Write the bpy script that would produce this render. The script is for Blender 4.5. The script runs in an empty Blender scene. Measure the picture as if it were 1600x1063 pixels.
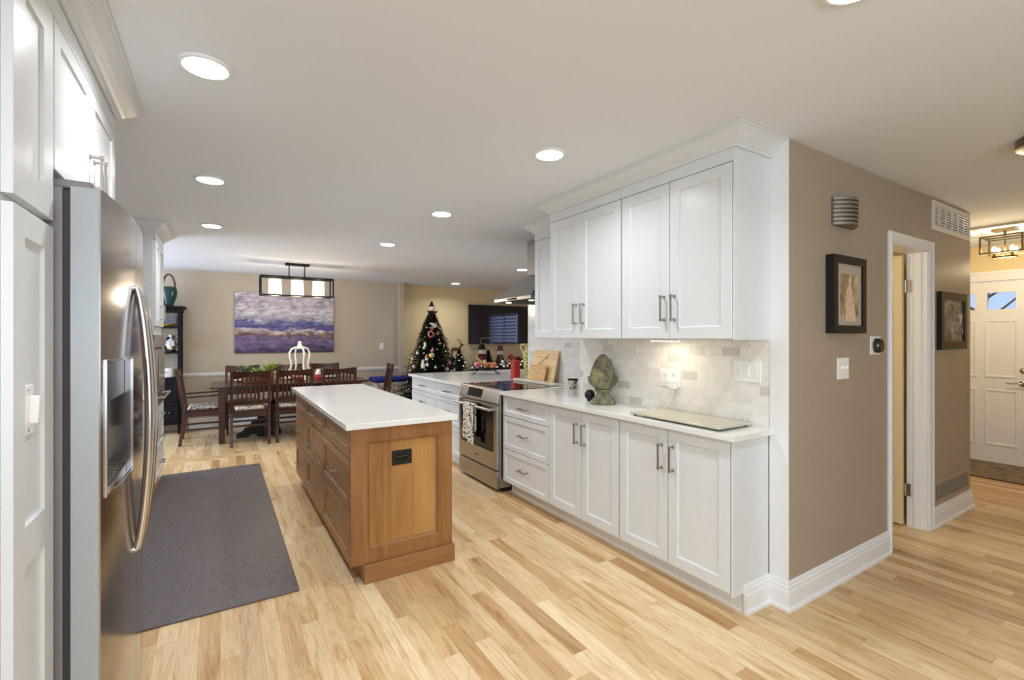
import bpy, bmesh, math, random
from mathutils import Vector, Matrix
R = math.radians
PI = math.pi
random.seed(7)
SC = bpy.context.scene
COL = SC.collection

# ------------------------------------------------------------------ camera
cam_d = bpy.data.cameras.new('camera')
cam = bpy.data.objects.new('camera', cam_d)
COL.objects.link(cam)
cam_d.sensor_width = 36.0
cam_d.sensor_fit = 'HORIZONTAL'
cam_d.lens = 735.0 / 1600.0 * 36.0
cam_d.shift_y = -4.5 / 1600.0
cam_d.clip_start = 0.05
cam.location = (0, 0, 1.41)
cam.rotation_euler = (R(90), 0, -math.atan(457.0 / 735.0))
SC.camera = cam

# ------------------------------------------------------------------ world, exposure
SC.view_settings.view_transform = 'Standard'
SC.view_settings.look = 'None'
SC.view_settings.gamma = 1.0
SC.view_settings.use_curve_mapping = False
SC.view_settings.exposure = 0.4
W = bpy.data.worlds.new('sky')
SC.world = W
W.use_nodes = True
bg = W.node_tree.nodes['Background']
bg.inputs[0].default_value = (0.78, 0.87, 1.0, 1)
bg.inputs[1].default_value = 1.2
SC.cycles.max_bounces = 8
SC.cycles.diffuse_bounces = 6
SC.cycles.glossy_bounces = 4
SC.cycles.caustics_reflective = False
SC.cycles.caustics_refractive = False
SC.cycles.use_denoising = True
SC.cycles.sample_clamp_indirect = 6.0


def window_light(name, loc, rot, sx, sy, power, color):
    """area light placed in a window opening"""
    d = bpy.data.lights.new(name, 'AREA')
    d.shape = 'RECTANGLE'
    d.size, d.size_y, d.energy, d.color = sx, sy, power, color
    o = bpy.data.objects.new(name, d)
    COL.objects.link(o)
    o.location = loc
    o.rotation_euler = rot
    return o


DAY = (0.82, 0.92, 1.0)
window_light('added_fill_back', (0.45, -3.08, 1.45), (R(90), 0, 0), 2.7, 1.5, 54, DAY)  # fill through an unseen window added behind the camera
window_light('added_fill_left', (-1.20, -0.9, 1.45), (R(90), 0, R(-90)), 1.5, 1.3, 27, DAY)  # unseen side window added to throw light on the right-hand cabinets
window_light('daylight_patio_window', (-2.68, 7.4, 1.2), (R(90), 0, R(-90)), 1.7, 1.9, 88, (0.66, 0.78, 1.0))
window_light('daylight_family_window', (7.08, 5.9, 1.45), (R(90), 0, R(90)), 1.5, 1.2, 16, (0.36, 0.45, 1.0))


# ------------------------------------------------------------------ materials
def srgb(r, g, b):
    f = lambda c: (c / 255 / 12.92) if c / 255 <= 0.04045 else ((c / 255 + 0.055) / 1.055) ** 2.4
    return (f(r), f(g), f(b), 1)


class NT:
    def __init__(self, name):
        self.m = bpy.data.materials.new(name)
        self.m.use_nodes = True
        self.t = self.m.node_tree
        self.b = self.t.nodes['Principled BSDF']

    def n(self, typ, **kw):
        x = self.t.nodes.new(typ)
        for k, v in kw.items():
            if k.startswith('i_'):
                x.inputs[k[2:].replace('_', ' ')].default_value = v
            else:
                setattr(x, k, v)
        return x

    def l(self, a, ao, b, bi):
        self.t.links.new(a.outputs[ao], b.inputs[bi])

    def math(self, op, a, b=None, c=None):
        x = self.t.nodes.new('ShaderNodeMath')
        x.operation = op
        for i, v in enumerate((a, b, c)):
            if v is None:
                continue
            if isinstance(v, (int, float)):
                x.inputs[i].default_value = v
            else:
                self.t.links.new(v, x.inputs[i])
        return x.outputs[0]

    def mix(self, f, a, b, blend='MIX'):
        x = self.t.nodes.new('ShaderNodeMix')
        x.data_type = 'RGBA'
        x.blend_type = blend
        for i, v in ((0, f), (6, a), (7, b)):
            if hasattr(v, 'is_output'):
                self.t.links.new(v, x.inputs[i])
            else:
                x.inputs[i].default_value = v
        return x.outputs[2]

    def ramp(self, f, stops, interp='LINEAR'):
        x = self.t.nodes.new('ShaderNodeValToRGB')
        x.color_ramp.interpolation = interp
        el = x.color_ramp.elements
        while len(el) > 1:
            el.remove(el[0])
        el[0].position, el[0].color = stops[0]
        for p, c in stops[1:]:
            e = el.new(p)
            e.color = c
        self.t.links.new(f, x.inputs[0])
        return x.outputs[0]

    def coord(self):
        return self.n('ShaderNodeTexCoord').outputs['Object']

    def noise(self, vec, scale, detail=3, rough=0.5, stretch=None, dist=0.0):
        if stretch:
            mp = self.n('ShaderNodeMapping')
            mp.inputs['Scale'].default_value = stretch
            self.t.links.new(vec, mp.inputs[0])
            vec = mp.outputs[0]
        x = self.n('ShaderNodeTexNoise')
        x.inputs['Scale'].default_value = scale
        x.inputs['Detail'].default_value = detail
        x.inputs['Roughness'].default_value = rough
        x.inputs['Distortion'].default_value = dist
        self.t.links.new(vec, x.inputs['Vector'])
        return x.outputs[0]

    def bump(self, h, strength, dist=0.002):
        x = self.n('ShaderNodeBump')
        x.inputs['Strength'].default_value = strength
        x.inputs['Distance'].default_value = dist
        self.t.links.new(h, x.inputs['Height'])
        self.t.links.new(x.outputs[0], self.b.inputs['Normal'])

    def col(self, c):
        if hasattr(c, 'is_output'):
            self.t.links.new(c, self.b.inputs['Base Color'])
        else:
            self.b.inputs['Base Color'].default_value = c


def plain(name, c, rough=0.5, metal=0.0, noise=0.0, nscale=20, bump=0.0, coat=0.0, spec=0.5):
    t = NT(name)
    t.b.inputs['Roughness'].default_value = rough
    t.b.inputs['Metallic'].default_value = metal
    t.b.inputs['Coat Weight'].default_value = coat
    t.b.inputs['Specular IOR Level'].default_value = spec
    co = t.coord()
    nz = t.noise(co, nscale, 3)
    k = max(noise, 0.004)
    dark = tuple(v * (1 - k) for v in c[:3]) + (1,)
    lite = tuple(min(1, v * (1 + k)) for v in c[:3]) + (1,)
    t.col(t.ramp(nz, [(0.3, dark), (0.7, lite)]))
    if bump:
        t.bump(nz, bump)
    return t.m


def emit(name, c, s):
    t = NT(name)
    t.b.inputs['Base Color'].default_value = c
    t.b.inputs['Emission Color'].default_value = c
    t.b.inputs['Emission Strength'].default_value = s
    return t.m


def wood(name, dark, mid, light, axis='z', rough=0.4, scale=1.0, spec=0.5, board=0.0):
    """grain runs along the axis; boards of the given width get slightly different tones"""
    t = NT(name)
    co = t.coord()
    s = {'x': (0.6, 9, 9), 'y': (9, 0.6, 9), 'z': (9, 9, 0.6)}[axis]
    n1 = t.noise(co, 1.6 * scale, 4, 0.55, s, 0.8)
    n2 = t.noise(co, 9 * scale, 3, 0.6, s, 0.2)
    n3 = t.noise(co, 3.0 * scale, 2)
    f = t.math('ADD', t.math('MULTIPLY', n1, 0.6), t.math('ADD', t.math('MULTIPLY', n2, 0.22), t.math('MULTIPLY', n3, 0.22)))
    if board:
        sp = t.n('ShaderNodeSeparateXYZ')
        t.t.links.new(co, sp.inputs[0])
        s_ = t.math('FLOOR', t.math('DIVIDE', t.math('ADD', sp.outputs[0], sp.outputs[1]), board))
        wn = t.n('ShaderNodeTexWhiteNoise', noise_dimensions='1D')
        t.t.links.new(s_, wn.inputs['W'])
        f = t.math('ADD', f, t.math('MULTIPLY', t.math('SUBTRACT', wn.outputs[0], 0.5), 0.16))
    t.col(t.ramp(f, [(0.36, dark), (0.5, mid), (0.66, light)]))
    t.b.inputs['Roughness'].default_value = rough
    t.b.inputs['Specular IOR Level'].default_value = spec
    t.bump(n2, 0.08)
    return t.m


def floor_mat():
    t = NT('oak_strip_floor')
    co = t.coord()
    sp = t.n('ShaderNodeSeparateXYZ')
    t.t.links.new(co, sp.inputs[0])
    x, y = sp.outputs[0], sp.outputs[1]
    wd = 0.083
    xs = t.math('DIVIDE', t.math('ADD', x, 20.0), wd)
    row = t.math('FLOOR', xs)
    fx = t.math('FRACT', xs)
    w1 = t.n('ShaderNodeTexWhiteNoise', noise_dimensions='1D')
    t.t.links.new(row, w1.inputs['W'])
    ln = t.math('ADD', 0.75, t.math('MULTIPLY', w1.outputs[0], 0.7))
    ys = t.math('ADD', t.math('DIVIDE', t.math('ADD', y, 30.0), ln), t.math('MULTIPLY', w1.outputs[0], 37.0))
    cel = t.math('FLOOR', ys)
    fy = t.math('FRACT', ys)
    cb = t.n('ShaderNodeCombineXYZ')
    t.t.links.new(row, cb.inputs[0])
    t.t.links.new(cel, cb.inputs[1])
    w2 = t.n('ShaderNodeTexWhiteNoise', noise_dimensions='2D')
    t.t.links.new(cb.outputs[0], w2.inputs['Vector'])
    rnd = w2.outputs[0]
    # each board has its own piece of grain
    cb2 = t.n('ShaderNodeCombineXYZ')
    t.t.links.new(t.math('MULTIPLY', x, 1.0), cb2.inputs[0])
    t.t.links.new(t.math('MULTIPLY', y, 0.085), cb2.inputs[1])
    t.t.links.new(t.math('MULTIPLY', rnd, 57.0), cb2.inputs[2])
    g1 = t.noise(cb2.outputs[0], 13, 2, 0.45, None, 0.5)
    g2 = t.noise(cb2.outputs[0], 75, 4, 0.65, None, 0.3)
    cb3 = t.n('ShaderNodeCombineXYZ')
    t.t.links.new(x, cb3.inputs[0])
    t.t.links.new(t.math('MULTIPLY', y, 0.12), cb3.inputs[1])
    t.t.links.new(t.math('MULTIPLY', rnd, 91.0), cb3.inputs[2])
    g3 = t.noise(cb3.outputs[0], 16, 3, 0.6, None, 0.6)
    base = t.ramp(rnd, [(0.0, srgb(190, 155, 108)), (0.15, srgb(206, 177, 132)), (0.45, srgb(217, 191, 149)),
                        (0.75, srgb(223, 200, 160)), (0.88, srgb(231, 212, 175)), (0.96, srgb(176, 139, 95)), (1.0, srgb(211, 181, 137))])
    # cathedral lines
    band = t.math('ABSOLUTE', t.math('SUBTRACT', t.math('FRACT', t.math('MULTIPLY', g1, 9.0)), 0.5))
    lines = t.ramp(band, [(0.0, (0.66, 0.52, 0.38, 1)), (0.16, (1, 1, 1, 1))])
    c = t.mix(0.34, base, lines, 'MULTIPLY')
    c = t.mix(0.42, c, t.ramp(g2, [(0.35, (0.78, 0.66, 0.50, 1)), (0.6, (1.06, 1.04, 1.0, 1))]), 'MULTIPLY')
    c = t.mix(1.0, c, t.ramp(g3, [(0.22, (0.60, 0.44, 0.28, 1)), (0.36, (0.84, 0.74, 0.60, 1)), (0.47, (1, 1, 1, 1))]), 'MULTIPLY')
    ex = t.math('MINIMUM', fx, t.math('SUBTRACT', 1.0, fx))
    ey = t.math('MINIMUM', fy, t.math('SUBTRACT', 1.0, fy))
    e = t.math('MINIMUM', t.math('DIVIDE', ex, 0.014), t.math('DIVIDE', ey, 0.0016))
    gap = t.math('MINIMUM', e, 1.0)
    c = t.mix(gap, t.mix(1.0, c, (0.62, 0.46, 0.32, 1), 'MULTIPLY'), c)
    t.col(c)
    t.t.links.new(t.ramp(g2, [(0.3, (0.42, 0.42, 0.42, 1)), (0.7, (0.32, 0.32, 0.32, 1))]), t.b.inputs['Roughness'])
    t.b.inputs['Specular IOR Level'].default_value = 0.42
    t.bump(gap, 0.25, 0.001)
    return t.m


def tile_mat():
    t = NT('marble_subway_tile')
    co = t.coord()
    sp = t.n('ShaderNodeSeparateXYZ')
    t.t.links.new(co, sp.inputs[0])
    cb = t.n('ShaderNodeCombineXYZ')
    t.t.links.new(sp.outputs[1], cb.inputs[0])
    t.t.links.new(sp.outputs[2], cb.inputs[1])
    br = t.n('ShaderNodeTexBrick')
    br.offset = 0.5
    t.t.links.new(cb.outputs[0], br.inputs['Vector'])
    for k, v in (('Scale', 1.0), ('Mortar Size', 0.0013), ('Mortar Smooth', 0.2), ('Bias', 0.0), ('Brick Width', 0.112), ('Row Height', 0.052)):
        br.inputs[k].default_value = v
    br.inputs['Color1'].default_value = (0, 0, 0, 1)
    br.inputs['Color2'].default_value = (1, 1, 1, 1)
    br.inputs['Mortar'].default_value = (0.5, 0.5, 0.5, 1)
    base = t.ramp(br.outputs['Color'], [(0.0, srgb(200, 199, 194)), (0.10, srgb(212, 210, 205)), (0.18, srgb(226, 224, 218)), (0.6, srgb(232, 230, 225)), (1.0, srgb(238, 236, 231))])
    v = t.noise(co, 5, 6, 0.7, None, 0.7)
    vein = t.math('ABSOLUTE', t.math('SUBTRACT', v, 0.5))
    vc = t.ramp(vein, [(0.0, (0.86, 0.86, 0.85, 1)), (0.03, (0.97, 0.97, 0.97, 1)), (0.12, (1, 1, 1, 1))])
    c = t.mix(0.6, base, vc, 'MULTIPLY')
    c = t.mix(br.outputs['Fac'], c, srgb(222, 219, 212))
    t.col(c)
    t.b.inputs['Roughness'].default_value = 0.16
    t.bump(t.math('SUBTRACT', 1.0, br.outputs['Fac']), 0.5, 0.0015)
    return t.m


def painting_mat():
    """abstract seascape bands, in the canvas's own coordinates"""
    t = NT('abstract_canvas')
    co = t.coord()
    sp = t.n('ShaderNodeSeparateXYZ')
    t.t.links.new(co, sp.inputs[0])
    n1 = t.noise(co, 3.2, 6, 0.7, (0.7, 1, 2.6), 0.8)
    n2 = t.noise(co, 11.0, 6, 0.8, (0.6, 1, 1.5), 0.2)
    h = t.math('ADD', t.math('DIVIDE', sp.outputs[2], 0.99), 0.5)
    h = t.math('ADD', h, t.math('MULTIPLY', t.math('SUBTRACT', n1, 0.5), 0.5))
    c = t.ramp(h, [(0.0, srgb(40, 30, 62)), (0.10, srgb(92, 78, 120)), (0.20, srgb(112, 98, 138)), (0.27, srgb(96, 66, 70)),
                   (0.31, srgb(160, 140, 128)), (0.37, srgb(196, 190, 198)), (0.42, srgb(66, 62, 128)), (0.49, srgb(86, 84, 140)),
                   (0.55, srgb(158, 156, 172)), (0.68, srgb(190, 186, 194)), (0.80, srgb(178, 170, 184)), (1.0, srgb(186, 178, 190))])
    sp2 = t.ramp(n2, [(0.32, srgb(60, 54, 84)), (0.44, (0.62, 0.62, 0.68, 1)), (0.54, (1.05, 1.05, 1.05, 1)), (0.66, (1.7, 1.65, 1.6, 1))])
    c = t.mix(0.85, c, sp2, 'MULTIPLY')
    t.col(c)
    t.b.inputs['Roughness'].default_value = 0.6
    return t.m


def blotch_mat(name, stops, scale=4, stretch=None, rough=0.5, detail=4, dist=1.0):
    t = NT(name)
    co = t.coord()
    n1 = t.noise(co, scale, detail, 0.6, stretch, dist)
    t.col(t.ramp(n1, stops))
    t.b.inputs['Roughness'].default_value = rough
    return t.m


M = {}
M['floor'] = floor_mat()
M['tile'] = tile_mat()
M['canvas'] = painting_mat()
M['ceiling'] = plain('ceiling_paint', srgb(224, 229, 236), 0.9, bump=0.03, nscale=90)
M['wall'] = plain('beige_wall_paint', srgb(184, 173, 156), 0.55, bump=0.02, nscale=120)
M['wall_tan'] = plain('tan_wall_paint', srgb(220, 200, 156), 0.6, bump=0.02, nscale=120)
M['wall_hall'] = plain('taupe_wall_paint', srgb(164, 150, 134), 0.42, bump=0.02, nscale=120)
M['trim'] = plain('white_trim_paint', srgb(230, 231, 233), 0.35)
M['cab'] = plain('white_cabinet_lacquer', srgb(213, 217, 220), 0.3)
M['quartz'] = plain('white_quartz', srgb(226, 227, 225), 0.14, noise=0.025, nscale=60)
M['nickel'] = plain('brushed_nickel', (0.42, 0.39, 0.35, 1), 0.3, 1.0)
M['steel'] = plain('brushed_steel', (0.43, 0.405, 0.38, 1), 0.26, 1.0, noise=0.03)
M['fridge_steel'] = plain('fridge_steel', (0.40, 0.37, 0.36, 1), 0.17, 1.0, noise=0.02)
M['steel_side'] = plain('grey_painted_steel', srgb(140, 136, 138), 0.4, 0.3)
M['rubber'] = plain('dark_gasket', srgb(60, 56, 60), 0.6)
M['door_edge'] = plain('pale_grey_door_edge', srgb(170, 176, 180), 0.35, 0.2)
M['black'] = plain('satin_black', (0.010, 0.010, 0.011, 1), 0.4, spec=0.3)
M['blackglass'] = plain('black_glass', (0.004, 0.004, 0.005, 1), 0.06, spec=0.35)
M['screen'] = plain('television_glass', (0.004, 0.005, 0.012, 1), 0.06, spec=0.7)
M['maple'] = wood('stained_maple', srgb(134, 90, 46), srgb(162, 116, 62), srgb(182, 136, 78), 'z', 0.36, 0.5, board=0.13)
M['maple_f'] = wood('stained_maple_frame', srgb(118, 76, 40), srgb(144, 98, 54), srgb(158, 114, 66), 'z', 0.36, 0.5)
M['maple_h'] = wood('stained_maple_crossgrain', srgb(128, 86, 50), srgb(152, 106, 64), srgb(170, 124, 78), 'x', 0.36, 0.5)
M['maple_y'] = wood('stained_maple_lengthwise', srgb(118, 80, 46), srgb(146, 102, 60), srgb(168, 122, 76), 'y', 0.36, 0.5)
M['cherry'] = wood('dark_cherry', srgb(44, 20, 14), srgb(66, 32, 22), srgb(92, 48, 34), 'z', 0.32)
M['cherry_h'] = wood('dark_cherry_top', srgb(36, 18, 12), srgb(54, 28, 19), srgb(74, 40, 28), 'x', 0.25)
M['header'] = wood('oak_header_board', srgb(176, 138, 92), srgb(208, 174, 124), srgb(224, 196, 150), 'x', 0.4, 0.7)
M['bamboo'] = wood('pale_bamboo', srgb(206, 170, 118), srgb(226, 194, 142), srgb(238, 212, 164), 'y', 0.45, 2.0)
M['bamboo2'] = wood('striped_bamboo', srgb(158, 112, 58), srgb(206, 164, 100), srgb(232, 200, 140), 'y', 0.45, 4.0)
M['blackwood'] = plain('black_painted_wood', srgb(14, 12, 14), 0.55, spec=0.2)
M['mat'] = blotch_mat('grey_vinyl_mat', [(0.3, srgb(74, 68, 69)), (0.5, srgb(92, 85, 86)), (0.7, srgb(104, 97, 98))], 60, None, 0.48, 3, 0.2)
M['linen'] = emit('lit_linen_shade', (1.0, 0.92, 0.78, 1), 0.62)
M['lens'] = emit('lit_lens', (1.0, 0.96, 0.9, 1), 14.0)
M['bulb'] = emit('lit_bulb', (1.0, 0.8, 0.5, 1), 30.0)
M['fairy'] = emit('fairy_bulb', (1.0, 0.9, 0.7, 1), 2.0)
M['led'] = emit('undercabinet_lens', (1.0, 0.9, 0.72, 1), 12.0)
M['hoodled'] = emit('hood_lamp_lens', (1.0, 0.86, 0.6, 1), 8.0)
M['plastic'] = plain('white_plastic', srgb(238, 238, 236), 0.3)
M['stone'] = blotch_mat('mossy_cast_stone', [(0.28, srgb(58, 58, 44)), (0.42, srgb(100, 98, 76)), (0.55, srgb(122, 118, 98)), (0.68, srgb(138, 136, 84))], 18, None, 0.8, 5, 0.6)
M['vase'] = blotch_mat('speckled_lime_glaze', [(0.40, srgb(92, 86, 34)), (0.46, srgb(176, 168, 84)), (0.56, srgb(200, 192, 120)), (0.64, srgb(226, 220, 184))], 42, None, 0.35, 3, 0.4)
M['teal'] = plain('teal_glaze', srgb(12, 56, 60), 0.25, noise=0.3, nscale=30)
M['red'] = plain('red_card', srgb(166, 38, 32), 0.5)
M['darkred'] = plain('dark_red_cloth', srgb(92, 14, 20), 0.8)
M['towel'] = blotch_mat('patterned_towel', [(0.40, srgb(30, 30, 28)), (0.46, srgb(236, 232, 220)), (1.0, srgb(240, 236, 226))], 42, None, 0.9, 1, 0.0)
M['cushion'] = blotch_mat('leaf_print_fabric', [(0.42, srgb(66, 40, 30)), (0.48, srgb(216, 206, 192)), (1.0, srgb(226, 218, 206))], 34, None, 0.9, 1, 0.6)
M['needle'] = blotch_mat('dark_fir_green', [(0.3, srgb(12, 22, 14)), (0.6, srgb(24, 44, 28)), (0.8, srgb(44, 68, 44))], 9, None, 0.8, 2)
M['leaf'] = blotch_mat('fresh_leaf_green', [(0.3, srgb(70, 110, 30)), (0.6, srgb(150, 176, 60))], 9, None, 0.6, 2)
M['leaf2'] = blotch_mat('grey_leaf_green', [(0.3, srgb(40, 74, 48)), (0.6, srgb(108, 138, 96))], 9, None, 0.6, 2)
M['white_glaze'] = plain('white_enamel', srgb(240, 238, 228), 0.4)
M['pink'] = plain('pink_glass', srgb(216, 130, 134), 0.3)
M['silver'] = plain('silver_ball', (0.75, 0.75, 0.78, 1), 0.15, 1.0)
M['gold'] = plain('gold_ball', (0.8, 0.66, 0.36, 1), 0.25, 1.0)
M['blue'] = plain('royal_blue_cloth', srgb(24, 36, 130), 0.8)
M['fur'] = blotch_mat('white_and_grey_print', [(0.36, srgb(150, 140, 136)), (0.5, srgb(204, 198, 192)), (0.7, srgb(230, 226, 222))], 14, None, 0.9, 3)
M['orange'] = plain('red_orange_fruit', srgb(196, 70, 44), 0.4, noise=0.15)
M['peach'] = plain('peach_fruit', srgb(224, 140, 92), 0.45, noise=0.12)
M['banana'] = plain('brown_yellow_banana', srgb(170, 130, 60), 0.5, noise=0.25)
M['brown'] = plain('brown_twig', srgb(84, 56, 40), 0.7)
M['basket'] = plain('brown_basket', srgb(140, 96, 58), 0.7, noise=0.2, nscale=60)
M['matboard'] = plain('taupe_matboard', srgb(176, 162, 146), 0.8)
M['chime'] = plain('pewter_chime', (0.36, 0.34, 0.31, 1), 0.4, 0.9)
M['beige_ledge'] = plain('pale_marble', srgb(226, 218, 204), 0.25, noise=0.04)
M['glasstray'] = plain('beige_glass_board', srgb(186, 180, 160), 0.12, noise=0.04)
M['vent'] = plain('cream_register', srgb(226, 218, 206), 0.4)
M['vent_dark'] = plain('duct_dark', srgb(52, 46, 42), 0.8)
M['cup'] = blotch_mat('brown_leaf_ceramic', [(0.42, srgb(110, 74, 56)), (0.5, srgb(214, 200, 184)), (0.8, srgb(222, 210, 196))], 40, None, 0.4, 2)
M['blind'] = plain('white_blind', srgb(230, 232, 240), 0.6)
M['foyer_tile'] = blotch_mat('slate_entry_tile', [(0.35, srgb(70, 62, 44)), (0.55, srgb(124, 104, 74)), (0.75, srgb(150, 128, 94))], 11, None, 0.5, 4)
M['art_fig'] = blotch_mat('sepia_figure_print', [(0.3, srgb(92, 74, 52)), (0.45, srgb(150, 128, 96)), (0.6, srgb(206, 180, 146)), (0.75, srgb(222, 206, 178))], 9, (1.6, 1, 0.8), 0.5, 3, 1.5)
M['art_dark'] = blotch_mat('dim_meadow_print', [(0.34, srgb(26, 26, 24)), (0.46, srgb(84, 84, 78)), (0.56, srgb(136, 134, 138)), (0.68, srgb(206, 204, 208))], 9, (1, 1, 1.4), 0.35, 4, 1.0)
M['brass'] = plain('aged_bronze', (0.22, 0.17, 0.10, 1), 0.35, 0.9)
M['chair_steel'] = plain('bright_handle_steel', (0.62, 0.60, 0.60, 1), 0.2, 1.0)


def glass_mat(name, tint=(0.9, 0.95, 1, 1), rough=0.0, ior=1.05):
    t = NT(name)
    t.b.inputs['Base Color'].default_value = tint
    t.b.inputs['Transmission Weight'].default_value = 1.0
    t.b.inputs['Roughness'].default_value = rough
    t.b.inputs['IOR'].default_value = ior
    return t.m


M['glass'] = glass_mat('clear_glass', ior=1.2)


# ------------------------------------------------------------------ mesh builder
ORG = {}


class MB:
    def __init__(self):
        self.v, self.f = [], []

    def add(self, vs, fs):
        k = len(self.v)
        self.v += [tuple(p) for p in vs]
        self.f += [tuple(i + k for i in q) for q in fs]
        return self

    def box(self, x0, x1, y0, y1, z0, z1):
        x0, x1 = min(x0, x1), max(x0, x1)
        y0, y1 = min(y0, y1), max(y0, y1)
        z0, z1 = min(z0, z1), max(z0, z1)
        vs = [(x0, y0, z0), (x1, y0, z0), (x1, y1, z0), (x0, y1, z0), (x0, y0, z1), (x1, y0, z1), (x1, y1, z1), (x0, y1, z1)]
        return self.add(vs, [(0, 3, 2, 1), (4, 5, 6, 7), (0, 1, 5, 4), (1, 2, 6, 5), (2, 3, 7, 6), (3, 0, 4, 7)])

    def hull8(self, lo, hi):
        """two quads (4 points each) joined"""
        return self.add(list(lo) + list(hi), [(3, 2, 1, 0), (4, 5, 6, 7), (0, 1, 5, 4), (1, 2, 6, 5), (2, 3, 7, 6), (3, 0, 4, 7)])

    def bar(self, p, q, w, h=None, up=(0, 0, 1)):
        """rectangular bar between two points"""
        h = h or w
        p, q = Vector(p), Vector(q)
        d = (q - p).normalized()
        u = Vector(up)
        if abs(d.dot(u)) > 0.95:
            u = Vector((0, 1, 0))
        s = d.cross(u).normalized()
        u = s.cross(d).normalized()
        c = [s * a * w / 2 + u * b * h / 2 for a, b in ((-1, -1), (1, -1), (1, 1), (-1, 1))]
        return self.hull8([p + k for k in c], [q + k for k in c])

    def prism(self, poly, z0, z1):
        n = len(poly)
        vs = [(x, y, z0) for x, y in poly] + [(x, y, z1) for x, y in poly]
        fs = [tuple(range(n - 1, -1, -1)), tuple(range(n, 2 * n))] + [(i, (i + 1) % n, n + (i + 1) % n, n + i) for i in range(n)]
        return self.add(vs, fs)

    def extrude(self, poly3, d):
        n = len(poly3)
        d = Vector(d)
        vs = [Vector(p) for p in poly3] + [Vector(p) + d for p in poly3]
        fs = [tuple(range(n - 1, -1, -1)), tuple(range(n, 2 * n))] + [(i, (i + 1) % n, n + (i + 1) % n, n + i) for i in range(n)]
        return self.add(vs, fs)

    def lathe(self, c, prof, n=28, axis='z', sx=1.0, sy=1.0):
        """prof: list of (radius, height)"""
        vs, fs = [], []
        for r, h in prof:
            for i in range(n):
                a = 2 * PI * i / n
                p = (r * math.cos(a) * sx, r * math.sin(a) * sy, h)
                if axis == 'x':
                    p = (p[2], p[0], p[1])
                elif axis == 'y':
                    p = (p[0], p[2], p[1])
                vs.append((c[0] + p[0], c[1] + p[1], c[2] + p[2]))
        m = len(prof)
        for j in range(m - 1):
            for i in range(n):
                fs.append((j * n + i, j * n + (i + 1) % n, (j + 1) * n + (i + 1) % n, (j + 1) * n + i))
        fs.append(tuple(range(n - 1, -1, -1)))
        fs.append(tuple((m - 1) * n + i for i in range(n)))
        return self.add(vs, fs)

    def ball(self, c, r, n=16, m=10, sx=1, sy=1, sz=1):
        prof = []
        for j in range(m + 1):
            a = -PI / 2 + PI * j / m
            prof.append((max(1e-4, r * math.cos(a)), r * sz * math.sin(a)))
        return self.lathe(c, prof, n, 'z', sx, sy)

    def tube(self, pts, r, n=8, closed=False):
        pts = [Vector(p) for p in pts]
        m = len(pts)
        rs = r if isinstance(r, (list, tuple)) else [r] * m
        vs, fs = [], []
        nrm = None
        for i, p in enumerate(pts):
            if closed:
                d = (pts[(i + 1) % m] - pts[i - 1]).normalized()
            else:
                d = (pts[min(i + 1, m - 1)] - pts[max(i - 1, 0)]).normalized()
            if nrm is None:
                u = Vector((0, 0, 1)) if abs(d.z) < 0.9 else Vector((1, 0, 0))
                nrm = d.cross(u).normalized()
            else:
                nrm = (nrm - d * nrm.dot(d))
                nrm = nrm.normalized() if nrm.length > 1e-6 else Vector((1, 0, 0))
            b = d.cross(nrm)
            for k in range(n):
                a = 2 * PI * k / n
                vs.append(p + (nrm * math.cos(a) + b * math.sin(a)) * rs[i])
        for i in range(m if closed else m - 1):
            j = (i + 1) % m
            for k in range(n):
                fs.append((i * n + k, i * n + (k + 1) % n, j * n + (k + 1) % n, j * n + k))
        if not closed:
            fs.append(tuple(range(n - 1, -1, -1)))
            fs.append(tuple((m - 1) * n + k for k in range(n)))
        return self.add(vs, fs)

    def sweep(self, path, prof):
        """profile (offset, z) swept along a plan polyline; offset to the right of travel, mitred"""
        P = [Vector((a, b)) for a, b in path]
        n = len(prof)
        rings = []
        for i, p in enumerate(P):
            ns = []
            if i > 0:
                d = (P[i] - P[i - 1]).normalized()
                ns.append(Vector((d.y, -d.x)))
            if i < len(P) - 1:
                d = (P[i + 1] - P[i]).normalized()
                ns.append(Vector((d.y, -d.x)))
            if len(ns) == 2:
                b = (ns[0] + ns[1])
                b = b / b.dot(ns[0])
            else:
                b = ns[0]
            rings.append([(p.x + b.x * o, p.y + b.y * o, z) for o, z in prof])
        vs = [q for r_ in rings for q in r_]
        fs = []
        for i in range(len(rings) - 1):
            for k in range(n):
                k2 = (k + 1) % n
                fs.append((i * n + k, i * n + k2, (i + 1) * n + k2, (i + 1) * n + k))
        fs.append(tuple(range(n)))
        fs.append(tuple(range((len(rings) - 1) * n, len(rings) * n))[::-1])
        return self.add(vs, fs)

    def shaker(self, mp, a0, a1, b0, b1, t=0.02, rail=0.055, rec=0.009, bev=0.007, stile=None, ch=0.0015):
        """framed panel in plane coords (a across, b up, c outwards from the back)"""
        stile = stile or rail
        if rail * 2 > (b1 - b0) * 0.8:
            rail = (b1 - b0) * 0.27
        rings = [((a0, a1, b0, b1), 0), ((a0, a1, b0, b1), t - ch), ((a0 + ch, a1 - ch, b0 + ch, b1 - ch), t),
                 ((a0 + stile, a1 - stile, b0 + rail, b1 - rail), t),
                 ((a0 + stile + bev * .4, a1 - stile - bev * .4, b0 + rail + bev * .4, b1 - rail - bev * .4), t - rec * .8),
                 ((a0 + stile + bev, a1 - stile - bev, b0 + rail + bev, b1 - rail - bev), t - rec)]
        vs = []
        for (p, q, r_, s), c in rings:
            vs += [mp(p, r_, c), mp(q, r_, c), mp(q, s, c), mp(p, s, c)]
        fs = [(3, 2, 1, 0)]
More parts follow.
